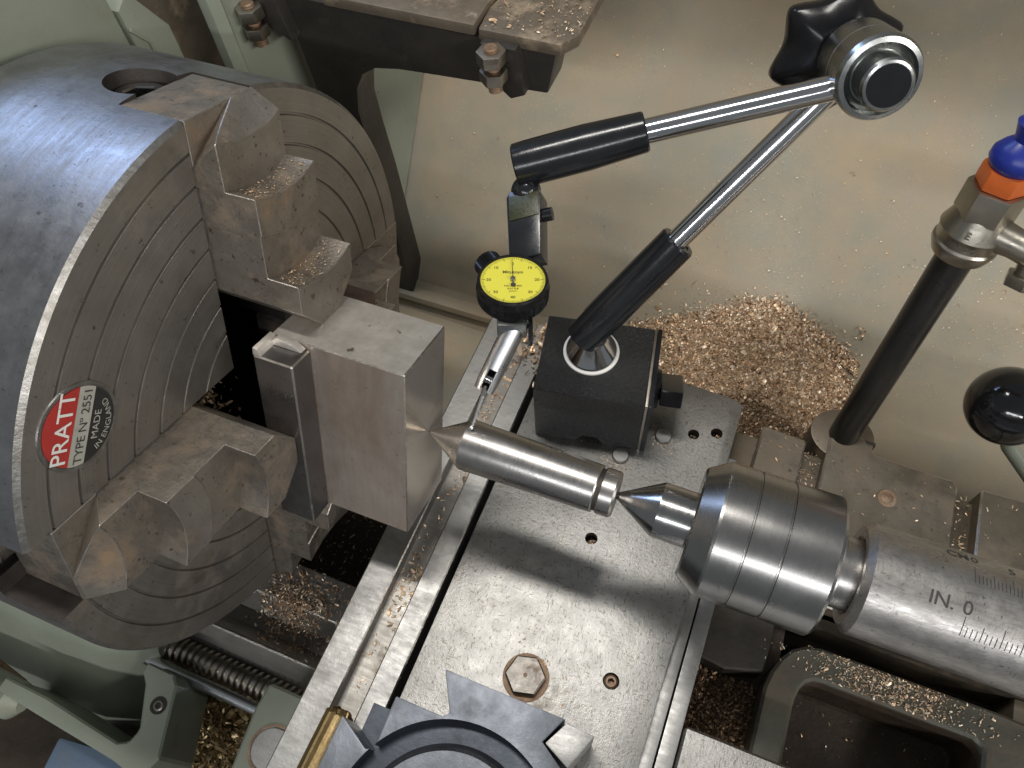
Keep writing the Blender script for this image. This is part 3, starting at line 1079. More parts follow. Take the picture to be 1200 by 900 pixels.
lc = thing("live_centre", "steel live centre with wide banded body and pointed cone", "live centre", (1.75, 0, -0.22))
bm = BM()
lathe(bm, [(1.303, 0.0), (1.309, 0.006), (1.447, 0.0875), (1.452, 0.0895), (1.575, 0.0895)], (0, 0, 0), AX, 72)
obj("cone_point", bm, M_hard, lc)
bm = BM()
prof = [(1.56, 0.086), (1.556, 0.10), (1.556, 0.168), (1.562, 0.176), (1.622, 0.2135), (1.630, 0.2155)]
for gx in (1.716, 1.815):
    prof += [(gx - 0.004, 0.2155), (gx - 0.002, 0.211), (gx + 0.002, 0.211), (gx + 0.004, 0.2155)]
prof += [(1.956, 0.2155), (1.966, 0.2065), (1.966, 0.08)]
lathe(bm, prof, (0, 0, 0), AX, 96)
obj("centre_body", bm, M_centre, lc)
bm = BM()
lathe(bm, [(1.95, 0.0), (1.95, 0.14), (1.985, 0.14), (1.99, 0.110), (2.10, 0.108), (2.10, 0.0)], (0, 0, 0), AX, 64)
obj("shank", bm, M_turned, lc)

quill = thing("tailstock_quill", "thick graduated steel tailstock quill running out at the right", "tailstock quill", (2.6, 0, -0.17))
bm = BM()
lathe(bm, [(2.30, 0.0), (2.30, 0.112), (2.052, 0.112), (2.042, 0.122), (2.040, 0.150), (2.060, 0.1695), (3.9, 0.1695)], (0, 0, 0), AX, 96)
obj("quill_barrel", bm, M_quill, quill)


def on_quill(x0, ang0, r_=0.1700):
    def fn(x, y):
        a = math.radians(ang0) - y / r_
        return Vector((x0 + x, r_ * math.cos(a), r_ * math.sin(a)))
    return fn


bm = BM()
put_text(bm, "IN.", 0.054, on_quill(2.205, 113.5), 'LEFT', 0.0004, slices=10)
put_text(bm, "0", 0.054, on_quill(2.292, 113.5), 'LEFT', 0.0004, slices=10)
flat_obj("lettering", bm, M_ink, quill)
bm = BM()
put_text(bm, "CM", 0.042, on_quill(2.245, 55), 'LEFT', 0.0008, slices=10)
put_text(bm, "0", 0.042, on_quill(2.310, 55), 'LEFT', 0.0004, slices=10)
put_text(bm, "5", 0.042, on_quill(2.408, 55), 'LEFT', 0.0004, slices=10)
flat_obj("lettering", bm, M_ink, quill)
bm = BM()
for k in range(40):
    x = 2.305 + k * 0.0125
    ln = 0.055 if k % 8 == 0 else (0.042 if k % 4 == 0 else 0.028)
    fn = on_quill(x, 134)
    [put_quad(bm, fn, -0.0011, 0.0011, ln * q / 4, ln * (q + 1) / 4) for q in range(4)]
flat_obj("scale_marks", bm, M_ink, quill)
bm = BM()
for k in range(50):
    x = 2.315 + k * 0.0098
    ln = 0.052 if k % 10 == 0 else (0.042 if k % 5 == 0 else 0.027)
    fn = on_quill(x, 81)
    [put_quad(bm, fn, -0.0009, 0.0009, ln * q / 4, ln * (q + 1) / 4) for q in range(4)]
flat_obj("scale_marks", bm, M_ink, quill)

# ------------------------------------------------------------------ cross slide
ZT = -0.65
cs = thing("cross_slide", "pitted bright steel cross slide with rails and a long dark slot", "cross slide", (1.1, -0.2, -0.80))
bm = BM()
prism(bm, [(0.777, -1.75), (1.636, -1.75), (1.650, 0.20), (1.655, 0.865), (1.62, 0.885), (1.45, 0.895), (0.777, 0.895)], -0.78, ZT)
plate = obj("slide_plate", bm, [M_plate, M_dark_slot], cs, 0.004)
boolean_cut(plate, [cyl(BM(), (hx, hy, -0.72), (hx, hy, -0.5), hr, seg=32) for hx, hy, hr in
                    ((1.231, 0.066, 0.025), (1.489, 0.659, 0.024), (1.579, 0.697, 0.025), (1.471, -0.419, 0.030))])
for x0, x1 in ((0.436, 0.556), (0.656, 0.747)):
    bm = BM()
    box(bm, x0, x1, -1.70, 1.02 if x0 < 0.5 else 0.98, -0.80, ZT)
    obj("slide_rail", bm, M_rail, cs, 0.005, seg=1, edge=M_edge)
bm = BM()
box(bm, 0.50, 0.70, -1.70, 0.97, -0.80, -0.712)
obj("channel_floor", bm, M_bed, cs)
bm = BM()
box(bm, 1.638, 1.690, -1.7, 0.62, -0.80, -0.685)
obj("gib_strip", bm, M_rail, cs, 0.003)
bm = BM()
box(bm, 1.698, 1.756, -1.7, 0.50, -0.84, -0.70)
obj("edge_strip", bm, M_rail, cs, 0.004)
bm = BM()
prism(bm, hexagon(0.076, 0.25), 0, 0.034, (Vector((1.177, -0.517, ZT)), AX, Vector((0, 1, 0)), Vector((0, 0, 1))))
hb = obj("hex_bolt", bm, M_bolt, cs, 0.005, seg=1)
bm = BM()
lathe(bm, [(0.0302, 0.0), (0.0302, 0.030), (0.0318, 0.028), (0.0318, 0.020), (0.0304, 0.018), (0.0304, 0.009), (0.036, 0.007), (0.037, 0.0)], (1.177, -0.517, ZT), (0, 0, 1), 32)
obj("grease_nipple", bm, M_rust, hb)
bm = BM()
lathe(bm, [(0.0008, 0.086), (0.002, 0.080), (0.002, 0.066), (0.0008, 0.060)], (1.179, -0.519, ZT), (0, 0, 1), 36)
obj("rust_ring", bm, M_rust, cs)
bm = BM()
socket_head(bm, (1.471, -0.419, ZT - 0.06), (0, 0, 1), 0.0265, 0.052, 0.013, 0.03, 36)
obj("socket_screw", bm, M_rust, cs)
for px, py in ((1.229, 0.451), (1.371, 0.602)):
    bm = BM()
    lathe(bm, [(0.001, 0.0), (0.001, 0.035), (0.012, 0.035), (0.018, 0.031), (0.018, 0.0)], (px, py, ZT), (0, 0, 1), 32)
    obj("round_bolt", bm, M_rail, cs)

# saddle underneath
sad = thing("saddle", "brown stained cast iron saddle blocks with gaps behind the tailstock quill", "saddle", (1.8, 0, -1.3))
bm = BM()
box(bm, 0.46, 1.66, -1.6, 0.86, -1.22, -0.845)
obj("saddle_body", bm, M_dark_iron, sad)
bm = BM()
box(bm, 1.66, 3.7, 0.16, 0.84, -1.22, -0.83)
obj("rear_wing", bm, M_saddle, sad, 0.01)
ez = -0.75
for pts in ([(1.745, 0.16), (1.945, 0.16), (1.955, 0.855), (1.765, 0.865)],
            [(2.03, 0.16), (2.57, 0.16), (2.575, 0.850), (2.555, 0.875), (2.24, 0.885), (2.19, 0.94), (2.14, 0.975), (2.07, 0.955), (2.045, 0.90)],
            [(2.66, 0.16), (3.7, 0.16), (3.7, 0.90), (2.665, 0.875)]):
    bm = BM()
    prism(bm, pts, -0.90, ez)
    obj("slide_block", bm, M_saddle, sad, 0.008, seg=1, edge=M_edge)
bm = BM()
prism(bm, [(2.095 + 0.135 * math.cos(a), 0.945 + 0.125 * math.sin(a)) for a in (2 * math.pi * k / 40 for k in range(40))], -1.1, -0.765)
bo = obj("pipe_boss", bm, M_saddle, sad, 0.008)
bm = BM()
box(bm, 2.185, 2.235, 0.935, 0.950, -0.80, -0.7630)
obj("clamp_slit", bm, M_dark_slot, sad)
bm = BM()
lathe(bm, [(0.001, 0.0), (0.001, 0.040), (0.005, 0.036), (0.005, 0.024), (0.001, 0.022), (0.003, 0.010), (0.007, 0.0)], (2.31, 0.70, ez), (0, 0, 1), 28)
obj("slotted_screw", bm, M_rust, sad)
bm = BM()
box(bm, 1.767, 3.6, -1.75, -0.445, -0.90, -0.752)
obj("front_pad", bm, M_plate, sad, 0.025, seg=3)
bm = BM()
box(bm, 1.757, 2.10, -0.44, 0.16, -1.30, -1.12)
obj("well_floor", bm, M_grime, sad)
bm = BM()
prism(bm, [(1.757, -0.13), (1.88, -0.145), (2.03, -0.10), (2.03, 0.155), (1.757, 0.155)], -1.2, -0.98)
obj("well_wall", bm, M_dark_iron, sad, 0.02, seg=3)

# tailstock foot: rounded green casting with a deep pocket
tf = thing("tailstock_casting", "grey green tailstock casting with a deep dark pocket full of swarf", "tailstock", (2.5, -0.2, -1.25))
bm = BM()
OUT = [(2.03, -0.62), (2.035, -0.16), (2.05, -0.09), (2.075, -0.03), (2.11, 0.02), (2.16, 0.052), (2.22, 0.065), (2.9, 0.065), (3.1, 0.05), (3.1, -0.62)]
INN = [(2.155, -0.52), (2.155, -0.20), (2.158, -0.16), (2.168, -0.12), (2.185, -0.09), (2.21, -0.072), (2.25, -0.065), (2.80, -0.065), (2.835, -0.09), (2.84, -0.52)]
z0, z1 = -1.25, -0.95
n = len(OUT)
LO = [bm.verts.new((x, y, z0)) for x, y in OUT]
LT = [bm.verts.new((x, y, z1)) for x, y in OUT]
IT = [bm.verts.new((x, y, z1)) for x, y in INN]
IB = [bm.verts.new((x, y, z1 - 0.29)) for x, y in INN]
for i in range(n):
    j = (i + 1) % n
    bm.faces.new((LO[i], LO[j], LT[j], LT[i]))
    bm.faces.new((LT[i], LT[j], IT[j], IT[i]))
    bm.faces.new((IT[i], IT[j], IB[j], IB[i]))
bm.faces.new(IB)
bm.faces.new(LO[::-1])
o = obj("casting", bm, [M_shadegreen, M_grime], tf, 0.030, seg=3, soft=35)
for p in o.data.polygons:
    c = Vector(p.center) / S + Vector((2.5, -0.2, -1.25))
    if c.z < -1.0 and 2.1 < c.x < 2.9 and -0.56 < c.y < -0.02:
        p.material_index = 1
bm = BM()
prism(bm, [(2.15, -0.75), (3.9, -0.75), (3.9, 0.16), (2.95, 0.16), (2.95, -0.05), (2.86, -0.56)], -1.3, -1.0)
obj("casting_side", bm, M_shadegreen, tf, 0.02)

# ------------------------------------------------------------------ tool post
tp = thing("tool_post", "blued steel dovetail tool post with round cap at the bottom edge", "tool post", (1.12, -1.1, ZT))
ZP = -0.40
TPP = [(0.822, -0.770), (0.822, -0.940), (0.800, -0.950), (0.682, -0.888), (0.682, -1.46), (0.800, -1.40), (0.822, -1.41), (0.822, -1.62), (1.41, -1.62), (1.41, -0.775),
       (1.325, -0.722), (1.370, -0.632), (0.940, -0.632), (1.010, -0.752), (0.995, -0.770)]
bm = BM()
prism(bm, TPP, ZT + 0.012, ZP)
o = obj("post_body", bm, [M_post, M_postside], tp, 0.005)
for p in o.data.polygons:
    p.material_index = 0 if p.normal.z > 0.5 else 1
boolean_cut(o, [cyl(BM(), (1.135, -1.115, ZP - 0.07), (1.135, -1.115, ZP + 0.2), 0.365, seg=96)])
bm = BM()
lathe(bm, [(0, 0.0), (0, 0.30), (0.045, 0.285), (0.055, 0.272), (0.055, 0.175), (0.045, 0.165), (0.0, 0.16)], (1.135, -1.115, ZP - 0.068), (0, 0, 1), 96)
obj("cap_ring", bm, M_post, tp)
bm = BM()
lathe(bm, [(0, 0.0), (0, 0.158), (0.02, 0.15), (0.024, 0.0)], (1.135, -1.115, ZP - 0.066), (0, 0, 1), 48)
obj("cap_centre", bm, M_grime, tp)
bm = BM()
box(bm, 0.70, 1.55, -1.62, -0.80, ZT + 0.001, ZT + 0.0115)
obj("post_base", bm, M_postside, tp)
wb = thing("dovetail_wedge", "small bright steel block against the right corner of the tool post", "block", (1.40, -0.69, ZT))
bm = BM()
prism(bm, [(1.378, -0.640), (1.475, -0.645), (1.425, -0.765), (1.333, -0.722)], ZT + 0.002, ZP - 0.004)
obj("wedge_body", bm, M_rail, wb, 0.006)
br = thing("brass_rod", "dull brass rod with a ragged end beside the tool post", "rod", (0.61, -1.1, -0.64))
bm = BM()
rr_ = []
for k in range(9):
    rr_.append(0.046 + 0.004 * math.sin(k * 1.7))
lathe(bm, [(0, 0.0), (0, 0.025), (0.004, 0.036), (0.015, 0.044), (0.022, 0.047), (0.8, 0.047), (0.8, 0.0)], (0.617, -0.868, -0.60), (-0.03, -1, 0), 40)
for v in bm.verts:
    if v.co.y > -0.90:
        v.co += Vector(rng.normal(size=3) * 0.0045)
obj("rod_body", bm, M_brass, br, soft=30)

# ------------------------------------------------------------------ magnetic stand
ms = thing("dial_stand", "black magnetic base stand with jointed chrome rods on the cross slide", "magnetic stand", (1.06, 0.62, ZT))
mo = Vector((1.083, 0.468, ZT))
ex = Vector((0.455, 0.083, 0)).normalized()
ey = Vector((-0.083, 0.455, 0)).normalized()
MF = (mo, ex, ey, Vector((0, 0, 1)))
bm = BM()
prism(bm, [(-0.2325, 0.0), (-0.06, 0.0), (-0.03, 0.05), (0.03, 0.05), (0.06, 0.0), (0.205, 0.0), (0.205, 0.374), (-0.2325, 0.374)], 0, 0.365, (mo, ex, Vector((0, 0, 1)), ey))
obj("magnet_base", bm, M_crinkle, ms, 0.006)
bm = BM()
box(bm, 0.2055, 0.216, 0.0, 0.365, 0.0, 0.372, MF)
obj("brass_shim", bm, M_zinc, ms, 0.002)
bm = BM()
box(bm, 0.2165, 0.236, -0.002, 0.367, 0.0, 0.375, MF)
obj("end_plate", bm, M_black_oxide, ms, 0.004)
kc = mo + ex * 0.237 + ey * 0.20 + Vector((0, 0, 0.19))
bm = BM()
lathe(bm, [(0, 0.0), (0, 0.085), (0.022, 0.080), (0.03, 0.0)], kc, ex, 48)
obj("switch_boss", bm, M_blackpl, ms)
bm = BM()
box(bm, 0.025, 0.115, -0.100, 0.100, -0.036, 0.036, (kc, ex, (ey * 0.8 - Vector((0, 0, 0.6))).normalized(), ex.cross((ey * 0.8 - Vector((0, 0, 0.6))).normalized())))
obj("switch_knob", bm, M_blackpl, ms, 0.010)
jc = Vector((1.011, 0.672, ZT + 0.374))
bm = BM()
lathe(bm, [(0, 0.0), (0, 0.112), (0.008, 0.112), (0.010, 0.106), (0.010, 0.0)], jc, (0, 0, 1), 64)
obj("joint_ring", bm, M_white, ms)
bm = BM()
lathe(bm, [(0.01, 0.0), (0.01, 0.103), (0.022, 0.100), (0.095, 0.050), (0.10, 0.0)], jc, (0, 0, 1), 64)
obj("joint_cone", bm, M_chrome, ms)
P0, PS, P1 = Vector((0.994, 0.677, -0.150)), Vector((1.231, 0.908, 0.212)), Vector((1.594, 1.277, 0.712))
ax1 = (P1 - P0).normalized()
bm = BM()
sphere(bm, (1.008, 0.675, -0.165), 0.062)
obj("ball_joint", bm, M_chrome, ms)
L1 = (PS - P0).length
bm = BM()
lathe(bm, [(-0.045, 0.0), (-0.045, 0.066), (-0.04, 0.070), (0.12, 0.0735), (L1 - 0.008, 0.070), (L1, 0.064), (L1, 0.046), (L1 - 0.004, 0.044), (L1 - 0.004, 0.0)], P0, ax1, 64)
s1 = obj("lower_sleeve", bm, [M_black_oxide, M_dark_slot], ms)
_, su, sw = frame_for(ax1)
left = Vector((-0.75, 0.3, 0.35))
left = (left - left.dot(ax1) * ax1).normalized()
bm = BM()
box(bm, -0.08, 0.055, -0.024, 0.024, 0.0, 0.2, (P0, ax1, ax1.cross(left).normalized(), left))
boolean_cut(s1, [bm])
bm = BM()
cyl(bm, PS - ax1 * 0.02, P1, 0.0400, seg=48)
obj("lower_rod", bm, M_chrome, ms)
HB, HF = Vector((1.612, 1.352, 0.724)), Vector((1.686, 1.154, 0.807))
ha = (HF - HB).normalized()
LH = (HF - HB).length
bm = BM()
lathe(bm, [(0, 0.0), (0, 0.112), (0.010, 0.120), (LH * 0.5 - 0.002, 0.122), (LH * 0.5, 0.119), (LH * 0.5 + 0.003, 0.122), (LH - 0.016, 0.124), (LH, 0.117), (LH + 0.003, 0.103), (LH - 0.010, 0.095), (LH - 0.025, 0.078), (LH - 0.025, 0.0)], HB, ha, 80)
obj("clamp_hub", bm, M_hub, ms)
bm = BM()
lathe(bm, [(LH - 0.03, 0.0), (LH - 0.03, 0.076), (LH + 0.055, 0.076), (LH + 0.064, 0.070), (LH + 0.066, 0.063)], HB, ha, 64)
cap_ = obj("hub_cap", bm, M_hub, ms)
bm = BM()
lathe(bm, [(LH + 0.0645, 0.0), (LH + 0.0645, 0.062), (LH + 0.0675, 0.061), (LH + 0.0675, 0.0)], HB, ha, 64)
obj("cap_disc", bm, M_black_oxide, cap_)
# star knob behind the hub
bm = BM()
_, ku, kw = frame_for(ha)
kcen = HB - ha * 0.03 + Vector((-0.03, 0.0, -0.015))
nseg = 120
rows = []
for (tt, sc_) in ((0.0, 0.45), (-0.004, 0.62), (-0.045, 0.94), (-0.065, 1.0), (-0.10, 1.0), (-0.125, 0.93), (-0.135, 0.6)):
    row = []
    for k in range(nseg):
        a = 2 * math.pi * k / nseg
        lob = 0.218 - 0.050 * math.sqrt(math.cos(3 * a + 0.5) ** 2 + 0.03)
        rr = lob * sc_ if sc_ > 0.7 else 0.145 * sc_
        row.append(bm.verts.new(kcen + ha * tt + (ku * math.cos(a) + kw * math.sin(a)) * rr))
    rows.append(row)
for A, B in zip(rows, rows[1:]):
    for k in range(nseg):
        bm.faces.new((A[k], A[(k + 1) % nseg], B[(k + 1) % nseg], B[k]))
bm.faces.new(rows[0])
bm.faces.new(rows[-1][::-1])
obj("clamp_knob", bm, M_blackpl, ms, soft=50)
Q0, QS, Q1 = Vector((0.687, 0.768, 0.520)), Vector((1.065, 0.956, 0.612)), Vector((1.621, 1.202, 0.745))
ax2 = (QS - Q0).normalized()
ax2r = (Q1 - QS).normalized()
L2 = (QS - Q0).length
bm = BM()
lathe(bm, [(0, 0.0), (0, 0.066), (0.005, 0.072), (0.04, 0.0735), (L2 * 0.55, 0.0735), (L2 - 0.006, 0.064), (L2, 0.060), (L2, 0.046), (L2 - 0.004, 0.044), (L2 - 0.004, 0.0)], Q0, ax2, 64)
s2 = obj("upper_sleeve", bm, [M_black_oxide, M_dark_slot], ms)
upv = Vector((-0.35, 0.75, 0.55))
upv = (upv - upv.dot(ax2) * ax2).normalized()
bm = BM()
box(bm, -0.05, 0.065, -0.026, 0.026, 0.0, 0.2, (Q0, ax2, ax2.cross(upv).normalized(), upv))
boolean_cut(s2, [bm])
bm = BM()
cyl(bm, QS - ax2r * 0.02, Q1, 0.0395, seg=48)
obj("upper_rod", bm, M_chrome, ms)

# ------------------------------------------------------------------ dial indicator
di = thing("dial_indicator", "small lever dial indicator with yellow face touching the pointed bar", "dial indicator", (0.826, 0.386, 0.40))
dn = Vector((0.007, 0.121, 0.993)).normalized()
du = Vector((-0.375, 0.921, -0.110))
du = (du - du.dot(dn) * dn).normalized()
dr = du.cross(dn).normalized()
dc = Vector((0.826, 0.386, 0.436))
bm = BM()
nk = 180
rows = []
for tt, rr, kn in ((-0.085, 0.085, 0), (-0.080, 0.098, 0), (-0.070, 0.112, 1), (-0.028, 0.114, 1), (-0.020, 0.111, 0), (0.0, 0.1115, 0), (0.006, 0.108, 0), (0.005, 0.1025, 0), (-0.001, 0.101, 0)):
    rows.append([bm.verts.new(dc + dn * tt + (dr * math.cos(a) + du * math.sin(a)) * (rr + (0.0018 * (1 if k % 2 else -1) if kn else 0)))
                 for k, a in ((k, 2 * math.pi * k / nk) for k in range(nk))])
for A, B in zip(rows, rows[1:]):
    for k in range(nk):
        bm.faces.new((A[k], A[(k + 1) % nk], B[(k + 1) % nk], B[k]))
bm.faces.new(rows[0][::-1])
bm.faces.new(rows[-1])
obj("bezel", bm, M_blackpl, di)
bm = BM()
lathe(bm, [(-0.0005, 0.0), (-0.0005, 0.1005), (0.0005, 0.1005), (0.0005, 0.0)], dc, dn, 96)
face = obj("dial_face", bm, M_yellow, di)


def on_dial(h):
    return lambda x, y: dc + dn * h + dr * x + du * y


bm = BM()
fn = on_dial(0.0012)
for k in range(100):
    a = 2 * math.pi * k / 100
    w_, l_ = (0.0009, 0.013) if k % 10 == 0 else ((0.0007, 0.010) if k % 5 == 0 else (0.0005, 0.008))
    ro = 0.0985
    ca, sa = math.cos(a), math.sin(a)
    bm.faces.new([bm.verts.new(fn(ca * p - sa * q, sa * p + ca * q)) for p, q in ((ro - l_, -w_), (ro, -w_), (ro, w_), (ro - l_, w_))])
flat_obj("scale_marks", bm, M_ink, face)
bm = BM()
for k, s in enumerate(("0", "10", "20", "30", "40", "30", "20", "10")):
    a = math.pi / 2 - k * math.pi / 4
    if s == "0":
        continue
    put_text(bm, s, 0.0155, lambda x, y: fn(x + 0.075 * math.cos(a), y + 0.075 * math.sin(a) - 0.005), 'CENTER', 0.0002)
put_text(bm, "0", 0.016, lambda x, y: fn(x, y + 0.066), 'CENTER', 0.0)
put_text(bm, "Mitutoyo", 0.0175, lambda x, y: fn(x, y + 0.028), 'CENTER', 0.0003)
put_text(bm, "NO.513-404", 0.0105, lambda x, y: fn(x, y - 0.030), 'CENTER', 0.0001)
put_text(bm, "0.01-0.8", 0.0105, lambda x, y: fn(x, y - 0.042), 'CENTER', 0.0001)
put_text(bm, "JAPAN", 0.008, lambda x, y: fn(x, y - 0.052), 'CENTER')
M_print = mat("dial_print", (0.10, 0.085, 0.02), None, 5, (0.5, 0.6), 0.0, bump=0)
flat_obj("lettering", bm, M_print, face)
bm = BM()
fh = on_dial(0.005)
hp = [(-0.0012, -0.012), (0.0012, -0.012), (0.0009, 0.086), (-0.0009, 0.086)]
prism(bm, [(x + 0.06 * y * -0.6, y) for x, y in hp], 0.004, 0.0052, (dc, dr, du, dn))
lathe(bm, [(0.004, 0.0), (0.004, 0.008), (0.0055, 0.008), (0.0055, 0.0)], dc - du * 0.024 + dr * 0.001, dn, 24)
prism(bm, [(-0.002, -0.024), (0.002, -0.024), (0.0015, 0.0), (-0.0015, 0.0)], 0.004, 0.0053, (dc, dr, du, dn))
hand = obj("pointer", bm, M_ink, face)
bm = BM()
lathe(bm, [(0.002, 0.0), (0.002, 0.009), (0.009, 0.008), (0.010, 0.0)], dc, dn, 28)
obj("pivot", bm, M_turned, face)
# body under the dial, stem, fork and stylus
bm = BM()
box(bm, -0.050, 0.045, -0.125, 0.10, -0.135, -0.072, (dc, dr, du, dn))
obj("gauge_body", bm, M_hub, di, 0.012)
bm = BM()
box(bm, 0.048, 0.062, -0.15, -0.06, -0.14, -0.09, (dc, dr, du, dn))
obj("dovetail_strip", bm, M_black_oxide, di, 0.003)
T0, T1_, T2 = Vector((0.866, 0.293, 0.335)), Vector((0.829, 0.134, 0.222)), Vector((0.808, 0.020, 0.0895))
sd = (T1_ - T0).normalized()
LS = (T1_ - T0).length
bm = BM()
lathe(bm, [(-0.03, 0.0), (-0.03, 0.040), (0.0, 0.039), (LS * 0.25, 0.0365), (LS, 0.0355), (LS + 0.03, 0.033), (LS + 0.03, 0.0)], T0, sd, 48)
stem = obj("stem", bm, [M_alu, M_dark_slot], di)
cv = (Cc - T1_)
cv = (cv - cv.dot(sd) * sd).normalized()
bm = BM()
box(bm, LS - 0.045, LS + 0.08, -0.0125, 0.0125, -0.018, 0.08, (T0, sd, sd.cross(cv).normalized(), cv))
boolean_cut(stem, [bm])
bm = BM()
lathe(bm, [(-0.011, 0.0), (-0.011, 0.016), (0.011, 0.016), (0.011, 0.0)], T1_ - sd * 0.010 + cv * 0.004, sd.cross(cv).normalized(), 28)
obj("pivot_wheel", bm, M_hard, di)
bm = BM()
tube(bm, [T1_ + sd * 0.012, T1_.lerp(T2, 0.28)], 0.010)
obj("stylus_holder", bm, M_turned, di)
bm = BM()
tube(bm, [T1_.lerp(T2, 0.22), T1_.lerp(T2, 0.55), T2 + Vector((0, 0, 0.004))], [0.0075, 0.006, 0.0045])
sphere(bm, T2 + Vector((0, 0.0, 0.0075)), 0.0085, 20, 14)
obj("stylus", bm, M_alu, di, soft=40)
# dovetail clamp and knurled cap linking the indicator to the sleeve
g0, g1 = Vector((0.742, 0.722, 0.455)), Vector((0.835, 0.500, 0.395))
gd = (g1 - g0).normalized()
gn = Vector((-0.25, -0.15, 0.95))
gn = (gn - gn.dot(gd) * gd).normalized()
gs = gd.cross(gn).normalized()
bm = BM()
prism(bm, [(0, -0.050), (0.0, 0.050), (0.02, 0.060), (0.245, 0.056), (0.245, -0.048), (0.02, -0.056)], -0.05, 0.035, (g0, gd, gs, gn))
obj("clamp_arm", bm, M_black_oxide, di, 0.006)
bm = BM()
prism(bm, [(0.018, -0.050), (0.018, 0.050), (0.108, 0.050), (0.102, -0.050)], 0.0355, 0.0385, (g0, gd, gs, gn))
obj("clamp_reflection", bm, mat("olive_dial_reflection", (0.034, 0.037, 0.008), (0.022, 0.023, 0.008), 9, (0.25, 0.35), 0.0), di, 0.002)  # olive patch painting in the yellow dial's reflection on the clamp arm
bm = BM()
lathe(bm, [(0, 0.0), (0, 0.022), (0.03, 0.022), (0.034, 0.0)], g0 + gd * 0.09 - gs * 0.055 if (gs.dot(Vector((1, 0, 0))) < 0) else g0 + gd * 0.09 + gs * 0.055, gs if gs.x > 0 else -gs, 24)
obj("clamp_screw", bm, M_blackpl, di)
bm = BM()
sphere(bm, g0 - gd * 0.01 + gn * 0.005, 0.050)
obj("ball_joint", bm, M_black_oxide, di)
kd = (dr * -0.5 + du * 0.86).normalized()
bm = BM()
rows = []
kp = dc + dr * -0.055 + du * 0.085 - dn * 0.055
kdv, k1, k2 = frame_for(kd)
for tt, rr, kn in ((0, 0.040, 0), (0.006, 0.044, 1), (0.060, 0.044, 1), (0.066, 0.040, 0)):
    rows.append([bm.verts.new(kp + kdv * tt + (k1 * math.cos(a) + k2 * math.sin(a)) * (rr + (0.002 * (1 if k % 2 else -1) if kn else 0))) for k, a in ((k, 2 * math.pi * k / 60) for k in range(60))])
for A, B in zip(rows, rows[1:]):
    for k in range(60):
        bm.faces.new((A[k], A[(k + 1) % 60], B[(k + 1) % 60], B[k]))
bm.faces.new(rows[0][::-1])
bm.faces.new(rows[-1])
obj("knurled_cap", bm, M_blackpl, di)

# ------------------------------------------------------------------ coolant tap and lever ball
ct = thing("coolant_tap", "black coolant pipe with nickel tap, orange collar and blue knob", "coolant tap", (2.10, 0.95, -0.75))
pf = Vector((2.0995, 0.9488, -0.75))
pd = Vector((0.030, math.cos(math.radians(80)), math.sin(math.radians(80)))).normalized()


TAP = 0.035


def pp(t):
    return pf + pd * (t + TAP)


bm = BM()
cyl(bm, pp(-0.1), pp(1.05), 0.062, seg=48)
obj("pipe", bm, M_pipe, ct)
bm = BM()
lathe(bm, [(0.985, 0.0), (0.985, 0.0818), (0.989, 0.0893), (1.025, 0.1042), (1.037, 0.1042), (1.045, 0.0986), (1.077, 0.1004), (1.089, 0.1051), (1.097, 0.1023), (1.121, 0.093), (1.157, 0.0791), (1.173, 0.0)], pp(0), pd, 64)
obj("tap_body", bm, M_nickel, ct, soft=32)
_, hu, hw = frame_for(pd)
bm = BM()
prism(bm, hexagon(0.093, 0.35), 1.145, 1.249, (pp(0), hu, hw, pd))
obj("hex_collar", bm, M_nickel, ct, 0.008)
bm = BM()
prism(bm, hexagon(0.080, 0.25), 1.2498, 1.317, (pp(0), hu, hw, pd))
obj("orange_collar", bm, M_orange, ct, 0.012)
bm = BM()
lathe(bm, [(1.301, 0.0), (1.305, 0.04), (1.317, 0.066), (1.341, 0.078), (1.365, 0.076), (1.389, 0.06), (1.409, 0.04), (1.421, 0.042), (1.461, 0.055), (1.493, 0.0)], pp(0), pd, 48)
obj("blue_knob", bm, M_blue, ct, soft=50)
sdv = Vector((0.93, -0.36, 0.02)).normalized()
bm = BM()
lathe(bm, [(0.04, 0.0), (0.04, 0.060), (0.13, 0.048), (0.20, 0.052), (0.30, 0.06), (0.5, 0.06), (0.5, 0.0)], pp(1.101), sdv, 40)
obj("side_outlet", bm, M_nickel, ct, soft=40)
sv = Vector((0.05, -0.45, -1)).normalized()
sp = pp(1.101) + sdv * 0.20
bm = BM()
lathe(bm, [(0.02, 0.0), (0.02, 0.042), (0.07, 0.04), (0.075, 0.0)], sp, sv, 32)
obj("gland_stub", bm, M_nickel, ct)
_, h1, h2 = frame_for(sv)
bm = BM()
prism(bm, hexagon(0.062, 0.2), 0.072, 0.112, (sp, h1, h2, sv))
obj("gland_nut", bm, M_nickel, ct, 0.006)
bm = BM()
for k, (tx, tt) in enumerate((("E", 1.105), ("PN 30", 1.053))):
    lx = 0.045
    cvv = (Cc - pp(tt))
    cvv = (cvv - cvv.dot(pd) * pd).normalized()
    side = cvv.cross(pd)

    def fnt(x, y, tt=tt, cvv=cvv, side=side):
        rr = 0.1070
        a = x / rr
        return pp(tt + y) + (cvv * math.cos(a) - side * math.sin(a)) * rr
    put_text(bm, tx, 0.034, fnt, 'CENTER', 0.0008)
flat_obj("raised_lettering", bm, M_nickel, ct)

bl = thing("ball_handle", "glossy black ball knob on a dark lever at the right edge", "lever knob", (2.60, 1.05, -0.75))
bm = BM()
sphere(bm, (2.594, 1.06, -0.40), 0.155, 48, 32)
obj("ball", bm, M_ball, bl, soft=30)
bm = BM()
tube(bm, [(2.62, 1.05, -0.50), (2.70, 1.03, -0.62), (2.85, 0.98, -0.74)], 0.032, 20)
obj("lever", bm, M_green, bl)

